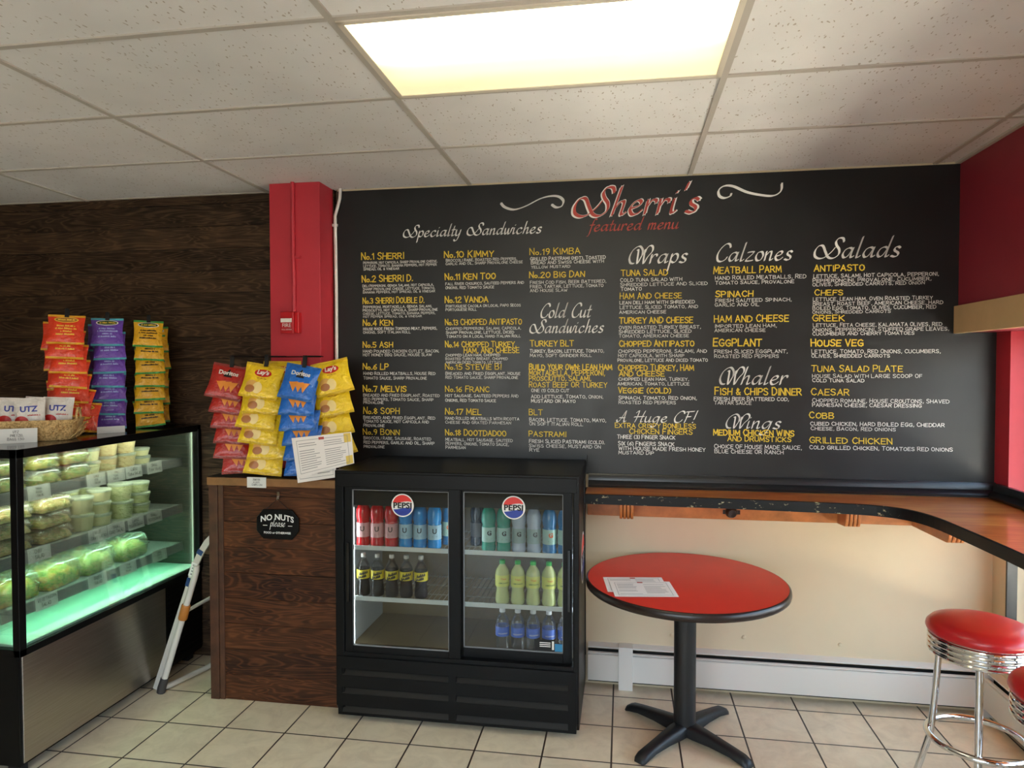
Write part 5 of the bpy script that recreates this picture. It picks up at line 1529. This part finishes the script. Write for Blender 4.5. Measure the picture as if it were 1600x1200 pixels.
M['t_chx'] = m_salad('tub_beige', [(.3, '#c7b082'), (.5, '#dccaa0'), (.65, '#a98c5e')], 55)
M['t_pasta'] = m_salad('tub_green', [(.3, '#cfd0a0'), (.5, '#dde0b4'), (.62, '#8d9a5a'), (.75, '#d5d8a8')], 60)
M['lid'] = thin_clear('tub_lid', (.9, .95, .92, 1), clear=.42, gloss=.06, rough=.2, diffuse=(.80, .86, .80, 1))


def rrect(a, b, r, n=5):
    p = []
    for cx, cy, a0 in ((a - r, b - r, 0), (-a + r, b - r, 90), (-a + r, -b + r, 180), (a - r, -b + r, 270)):
        for k in range(n + 1):
            t_ = radians(a0 + 90 * k / n); p.append((cx + r * cos(t_), cy + r * sin(t_)))
    return p


def loft(mb, rings, mi=0, cap0=True, cap1=True):
    n = len(rings[0]); b = len(mb.v)
    for r in rings: mb.v += [tuple(p) for p in r]
    for i in range(len(rings) - 1):
        for k in range(n):
            k2 = (k + 1) % n
            mb.f.append([b + i * n + k, b + i * n + k2, b + (i + 1) * n + k2, b + (i + 1) * n + k]); mb.m.append(mi)
    if cap0: mb.f.append([b + k for k in range(n)][::-1]); mb.m.append(mi)
    if cap1: mb.f.append([b + (len(rings) - 1) * n + k for k in range(n)]); mb.m.append(mi)


def salad_box(a, b, h, fill, seed, label):
    """hinged clear box; a, b half sizes"""
    t = thing('salad_container', label, 'salad container')
    def ring(s_, z, r=.03): return [(x, y, z) for x, y in rrect(a * s_, b * s_, r, 7)]
    def ribbed(s_, z, amp): return [(x * (1 + amp * cos(k * pi)), y * (1 + amp * cos(k * pi)), z) for k, (x, y) in enumerate(rrect(a * s_, b * s_, .03, 7))]
    hm = h * .5
    m_ = MB(); loft(m_, [ribbed(.84, 0, 0), ribbed(.87, .004, .006), ribbed(.93, hm * .6, .012), ribbed(.95, hm - .006, .008), ring(1.0, hm - .003), ring(1.0, hm)], cap1=False)
    m_.build('tray', M['clamshell'], t, smooth=50, world=False)
    m_ = MB(); loft(m_, [ring(1.0, hm + .0005), ring(1.0, hm + .004), ribbed(.95, hm + .006, .006), ribbed(.90, h * .9, .008), ring(.80, h - .001), ring(.70, h - .003), ring(.66, h)], cap0=False)
    m_.build('box_lid', M['clamshell'], t, smooth=50, world=False)
    # heap of leaves
    m_ = MB(); rr = random.Random(seed); N = 16
    vs = []; fs = []
    for j in range(N + 1):
        for i in range(N + 1):
            u, v = -1 + 2 * i / N, -1 + 2 * j / N
            e = max(0, 1 - max(abs(u), abs(v)) ** 4)
            z = hm * .25 + (h * .86 - hm * .25) * e ** .5 * (.80 + .32 * noise.noise(Vector((u * 3.2 + seed, v * 3.2, seed * .7))))
            z = min(z, h * .93)
            vs.append((u * a * .86, v * b * .86, z))
    for j in range(N):
        for i in range(N): q = j * (N + 1) + i; fs.append((q, q + 1, q + N + 2, q + N + 1))
    m_.add(vs, fs)
    rim = [i for i in range(N + 1)] + [(j + 1) * (N + 1) - 1 for j in range(1, N + 1)] + [N * (N + 1) + i for i in range(N - 1, -1, -1)] + [j * (N + 1) for j in range(N - 1, 0, -1)]
    b0 = len(m_.v)
    m_.v += [(vs[i][0] * .97, vs[i][1] * .97, .004) for i in rim]
    L_ = len(rim)
    for k in range(L_): m_.f.append([rim[k], b0 + k, b0 + (k + 1) % L_, rim[(k + 1) % L_]]); m_.m.append(0)
    m_.f.append([b0 + k for k in range(L_)]); m_.m.append(0)
    m_.build('salad', fill, t, smooth=80, world=False)
    return t


def tub(r, h, fill, label):
    t = thing('deli_tub', label, 'deli tub')
    MB().lathe([(r * .80, 0), (r * .82, .003), (r * .95, h - .014), (r * .96, h - .012)], 28).build('cup', fill, t, smooth=50, world=False)
    MB().lathe([(r * .965, h - .016), (r, h - .014), (r, h - .004), (r * .95, h - .002), (r * .88, h - .004), (0, h - .004)], 28, caps=False).build('tub_lid', M['lid'], t, smooth=40, world=False)
    return t


def stack(proto_fn, x, y, z, h, n, fmt, group, rz=0., var=None):
    words = {1: ['single'], 2: ['lower', 'upper'], 3: ['bottom', 'middle', 'top']}[n]
    first = None
    for i in range(n):
        c = proto_fn(fmt % words[i]) if first is None or var else copy_tree(first)
        first = first or c
        c.location = (x + random.uniform(-.004, .004), y + random.uniform(-.004, .004), z + i * (h + .0002)); c.rotation_euler = (0, 0, rz + random.uniform(-.08, .08))
        c['label'] = fmt % words[i]; c['group'] = group


zT, zM_, zL = 1.2224, .9374, .7054
for i, y in enumerate((-1.185, -.990, -.805)):
    stack(lambda l, i=i: salad_box(.088, .088, .072, M['s_house'], 3 + i, l), -2.775, y, zT, .072, 2, '%%s small clear salad box, %s on the top case shelf' % ['nearest the side glass', 'second from the side glass', 'beside the tubs'][i], 'small house salads', 0)
cups = [(-.655, .055, .066, 2, 't_cream', 'first tub stack from the salad boxes'), (-.535, .056, .078, 2, 't_chx', 'second tub stack from the salad boxes'), (-.405, .060, .078, 2, 't_chx', 'tall tub stack, second from the far end'), (-.275, .055, .046, 2, 't_cream', 'short tub stack at the far end')]
for y, r_, h_, n, f_, s_ in cups:
    stack(lambda l: tub(r_, h_, M[f_], l), -2.765, y, zT, h_, n, '%s tub of the ' + s_ + ', top case shelf', 'tubs on the top shelf', 0)
for i, y in enumerate((-1.165, -.935)):
    stack(lambda l, i=i: salad_box(.10, .105, .072, M['s_chef'], 13 + i, l), -2.79, y, zM_, .072, 3, '%%s chef salad box, stack %s on the middle case shelf' % ['nearest the side glass', 'beside the tubs'][i], 'chef salads', 0)
cups = [(-2.762, -.715, .058, .088, 2, 't_cream', 'first front tub stack from the chef salads'), (-2.762, -.588, .058, .064, 3, 't_cream', 'second front tub stack from the chef salads'), (-2.775, -.42, .062, .098, 2, 't_pasta', 'large tub stack, second from the far end'),
        (-2.775, -.275, .060, .060, 3, 't_pasta', 'small tub stack at the far end'), (-2.905, -.66, .058, .098, 2, 't_pasta', 'nearer stack standing behind the front tubs'), (-2.905, -.52, .060, .098, 2, 't_pasta', 'farther stack standing behind the front tubs')]
for x, y, r_, h_, n, f_, s_ in cups:
    stack(lambda l: tub(r_, h_, M[f_], l), x, y, zM_, h_, n, '%s tub of the ' + s_ + ', middle case shelf', 'tubs on the middle shelf', 0)
for i, (y, f_) in enumerate(((-1.14, 's_carrot'), (-.90, 's_carrot'), (-.655, 's_house'), (-.405, 's_house'), (-.19, 's_carrot'))):
    if i == 4: continue
    stack(lambda l: salad_box(.112, .116, .125, M[f_], 31 + i, l), -2.80, y, zL, .125, 1, '%%s large clear salad box on the lowest case shelf, %s' % ['nearest the side glass', 'second from the side glass', 'third from the side glass', 'at the far end'][i], 'large salads', .04)
for i, (y, f_) in enumerate(((-1.02, 's_house'), (-.78, 's_house'), (-.54, 's_carrot'))):
    stack(lambda l: salad_box(.112, .112, .135, M[f_], 41 + i, l), -3.04, y, zL, .135, 1, '%%s large salad box in the back row, lowest case shelf, %s' % ['nearest the side glass', 'in the middle', 'at the far end'][i], 'large salads at the back', -.03)

# ------------------------------------------------------------------ pretzel basket on the display case
bk = thing('wicker_basket', 'straw basket of pretzel bags on the near end of the display case', 'basket', (-2.83, -.93, CT + .0012))
m_ = MB(); n = 40
rings = []
for (s_, z) in ((.84, 0), (.87, .004), (.95, .05), (1.02, .095), (1.04, .10), (1.0, .10), (.93, .095), (.84, .01)):
    rings.append([(x * s_ * (1 + .012 * sin(k * 2.6 + z * 90)), y * s_ * (1 + .012 * sin(k * 2.6 + z * 90)), z) for k, (x, y) in enumerate(rrect(.20, .115, .07, 9))])
X = Matrix.Rotation(.55, 4, 'Z')
rings = [[X @ Vector(p) for p in r] for r in rings]
loft(m_, rings)
rr = random.Random(9)
for k in range(110):
    a = rr.uniform(0, 2 * pi); c_, s_ = cos(a), sin(a)
    q = 1 / max(abs(c_ / .205), abs(s_ / .118)) * .97
    z = rr.uniform(.004, .06)
    a2 = a + rr.uniform(-.10, .10); q2 = 1 / max(abs(cos(a2) / .212), abs(sin(a2) / .124)) * 1.0
    m_.tube([X @ Vector((q * c_ * .93, q * s_ * .93, z)), X @ Vector((q2 * cos(a2), q2 * sin(a2), z + rr.uniform(.02, .045)))], .0022, 5)
m_.build('basket_body', M['wicker'], bk, smooth=50, world=False)
for sgn in (-1, 1):
    MB().tube([X @ Vector((.19 * sgn, .05 * cos(pi * k / 10), .095 + .055 * sin(pi * k / 10))) for k in range(11)], .006, 8).build('handle', M['wicker'], bk, smooth=60, world=False)
M['f_ut'] = foil('foil_white', '#e3ddd6'); M['f_ut2'] = foil('foil_white_seal', '#d8cfc6')
for i, (dx, dy, rz, ry) in enumerate(((-.092, .025, .55, .05), (-.005, -.025, .56, -.04), (.092, .025, .54, .05), (.0, .066, .55, .10))):
    t = thing('pretzel_bag', 'white pretzel bag with red and blue print in the straw basket, %s' % ['at the left end', 'in the middle', 'at the right end', 'leaning at the back'][i], 'bag of pretzels', group='pretzel bags in the basket')
    pb = Bag(.132, .18, .036, 77 + i)
    pb.body([]).build('bag_body', [M['f_ut'], M['f_ut2']], t, smooth=70, world=False)
    m_ = MB(); pb.decal(m_, text_w('UTZ', .075, bold=.03), 0, .125, 0); pb.decal(m_, ell(.034, .030), -.035, .062, 1); pb.decal(m_, scribble(.05, .008, 4), .02, .095, 1)
    m_.build('bag_print', [mat('print_navy', '#23349a', .4), M['p_red']], t, world=False)
    p = X @ Vector((dx, dy, 0))
    t.location = (-2.83 + p.x, -.93 + p.y, CT + .026); t.rotation_euler = (-.12, ry, rz)
price_card('white handwritten pretzel price card leaning on the straw basket', (-2.775, -1.075, CT + .001), .70, .155, .068, ['UTZ', 'PRETZEL', 'BAGS 1.50'], -.18)

# ------------------------------------------------------------------ folded white stand in the gap
fs_ = thing('folded_stand', 'folded white tubular stand with an orange clip leaning between case and plank counter', 'stand', (-2.40, -.45, 0))
ys = -.46
MB().tube([(-2.478, -.50, .03), (-2.30, -.47, .62), (-2.284, -.468, .675), (-2.283, -.467, .70)], .0165, 12).build('front_leg', M['pipe_white'], fs_, smooth=60)
m_ = MB()
pts = [Vector((-2.535, -.47, .006)), Vector((-2.345, -.455, .56)), Vector((-2.300, -.452, .70)), Vector((-2.268, -.448, .77)), Vector((-2.232, -.444, .826)), Vector((-2.203, -.44, .856))]
vs = []; fs = []
for i, p in enumerate(pts):
    tg = (pts[min(i + 1, 5)] - pts[max(i - 1, 0)]).normalized(); nx = Vector((tg.z, 0, -tg.x)) * .017
    for s_ in (-1, 1):
        for d in (-.006, .006): vs.append(p + nx * s_ + Vector((0, d, 0)))
for i in range(5):
    a = i * 4
    fs += [(a, a + 2, a + 6, a + 4), (a + 3, a + 1, a + 5, a + 7), (a + 1, a, a + 4, a + 5), (a + 2, a + 3, a + 7, a + 6)]
fs += [(0, 1, 3, 2), (20, 22, 23, 21)]
m_.add(vs, fs); fl_ = m_.build('flat_bar', M['pipe_white'], fs_, smooth=40)
m_ = MB(); X2 = Matrix.Translation((-2.335, -.4625, .60)) @ Matrix.Rotation(radians(18.5), 4, 'Y')
m_.box(-.0168, .0168, -.0005, .0005, -.02, .03, 1, X2); m_.box(-.0168, .0168, -.0005, .0005, .04, .12, 0, X2)
for k in range(4): m_.box(-.006, .006, -.0009, -.0004, .05 + k * .017, .058 + k * .017, 2, X2)
X3 = Matrix.Translation((-2.270, -.4555, .772)) @ Matrix.Rotation(radians(30), 4, 'Y'); m_.box(-.0168, .0168, -.0007, .0005, -.016, .012, 1, X3)
m_.build('sticker', [M['white'], mat('sticker_navy', '#24406f', .5), M['ink_grey']], fl_)
MB().lathe([(.022, -.042), (.024, -.036), (.024, .036), (.022, .042)], 16, 0, Matrix.Translation((-2.352, -.478, .447)) @ Matrix.Rotation(radians(17), 4, 'Y')).build('clip', M['orange'], fs_, smooth=40)['label'] = 'orange clip'
m_ = MB().tube([(-2.478, -.50, .03), (-2.47, -.44, .02), (-2.40, -.20, .02), (-2.385, -.12, .03)], .015, 12)
m_.build('bottom_rail', M['pipe_white'], fs_, smooth=60)
MB().tube([(-2.385, -.12, .03), (-2.235, -.09, .56), (-2.22, -.09, .62)], .015, 12).build('rear_leg', M['pipe_white'], fs_, smooth=60)
MB().tube([(-2.345, -.47, .45), (-2.255, -.10, .50)], .010, 10).build('cross_bar', M['pipe_white'], fs_, smooth=60)
for p, q in (((-2.478, -.50, .03), (-2.462, -.497, .085)), ((-2.385, -.12, .03), (-2.37, -.117, .085))):
    MB().tube([Vector(p) + Vector((-.006, 0, -.024)), p, q], [.022, .023, .020], 12).build('elbow', M['greyplastic'], fs_, smooth=60)
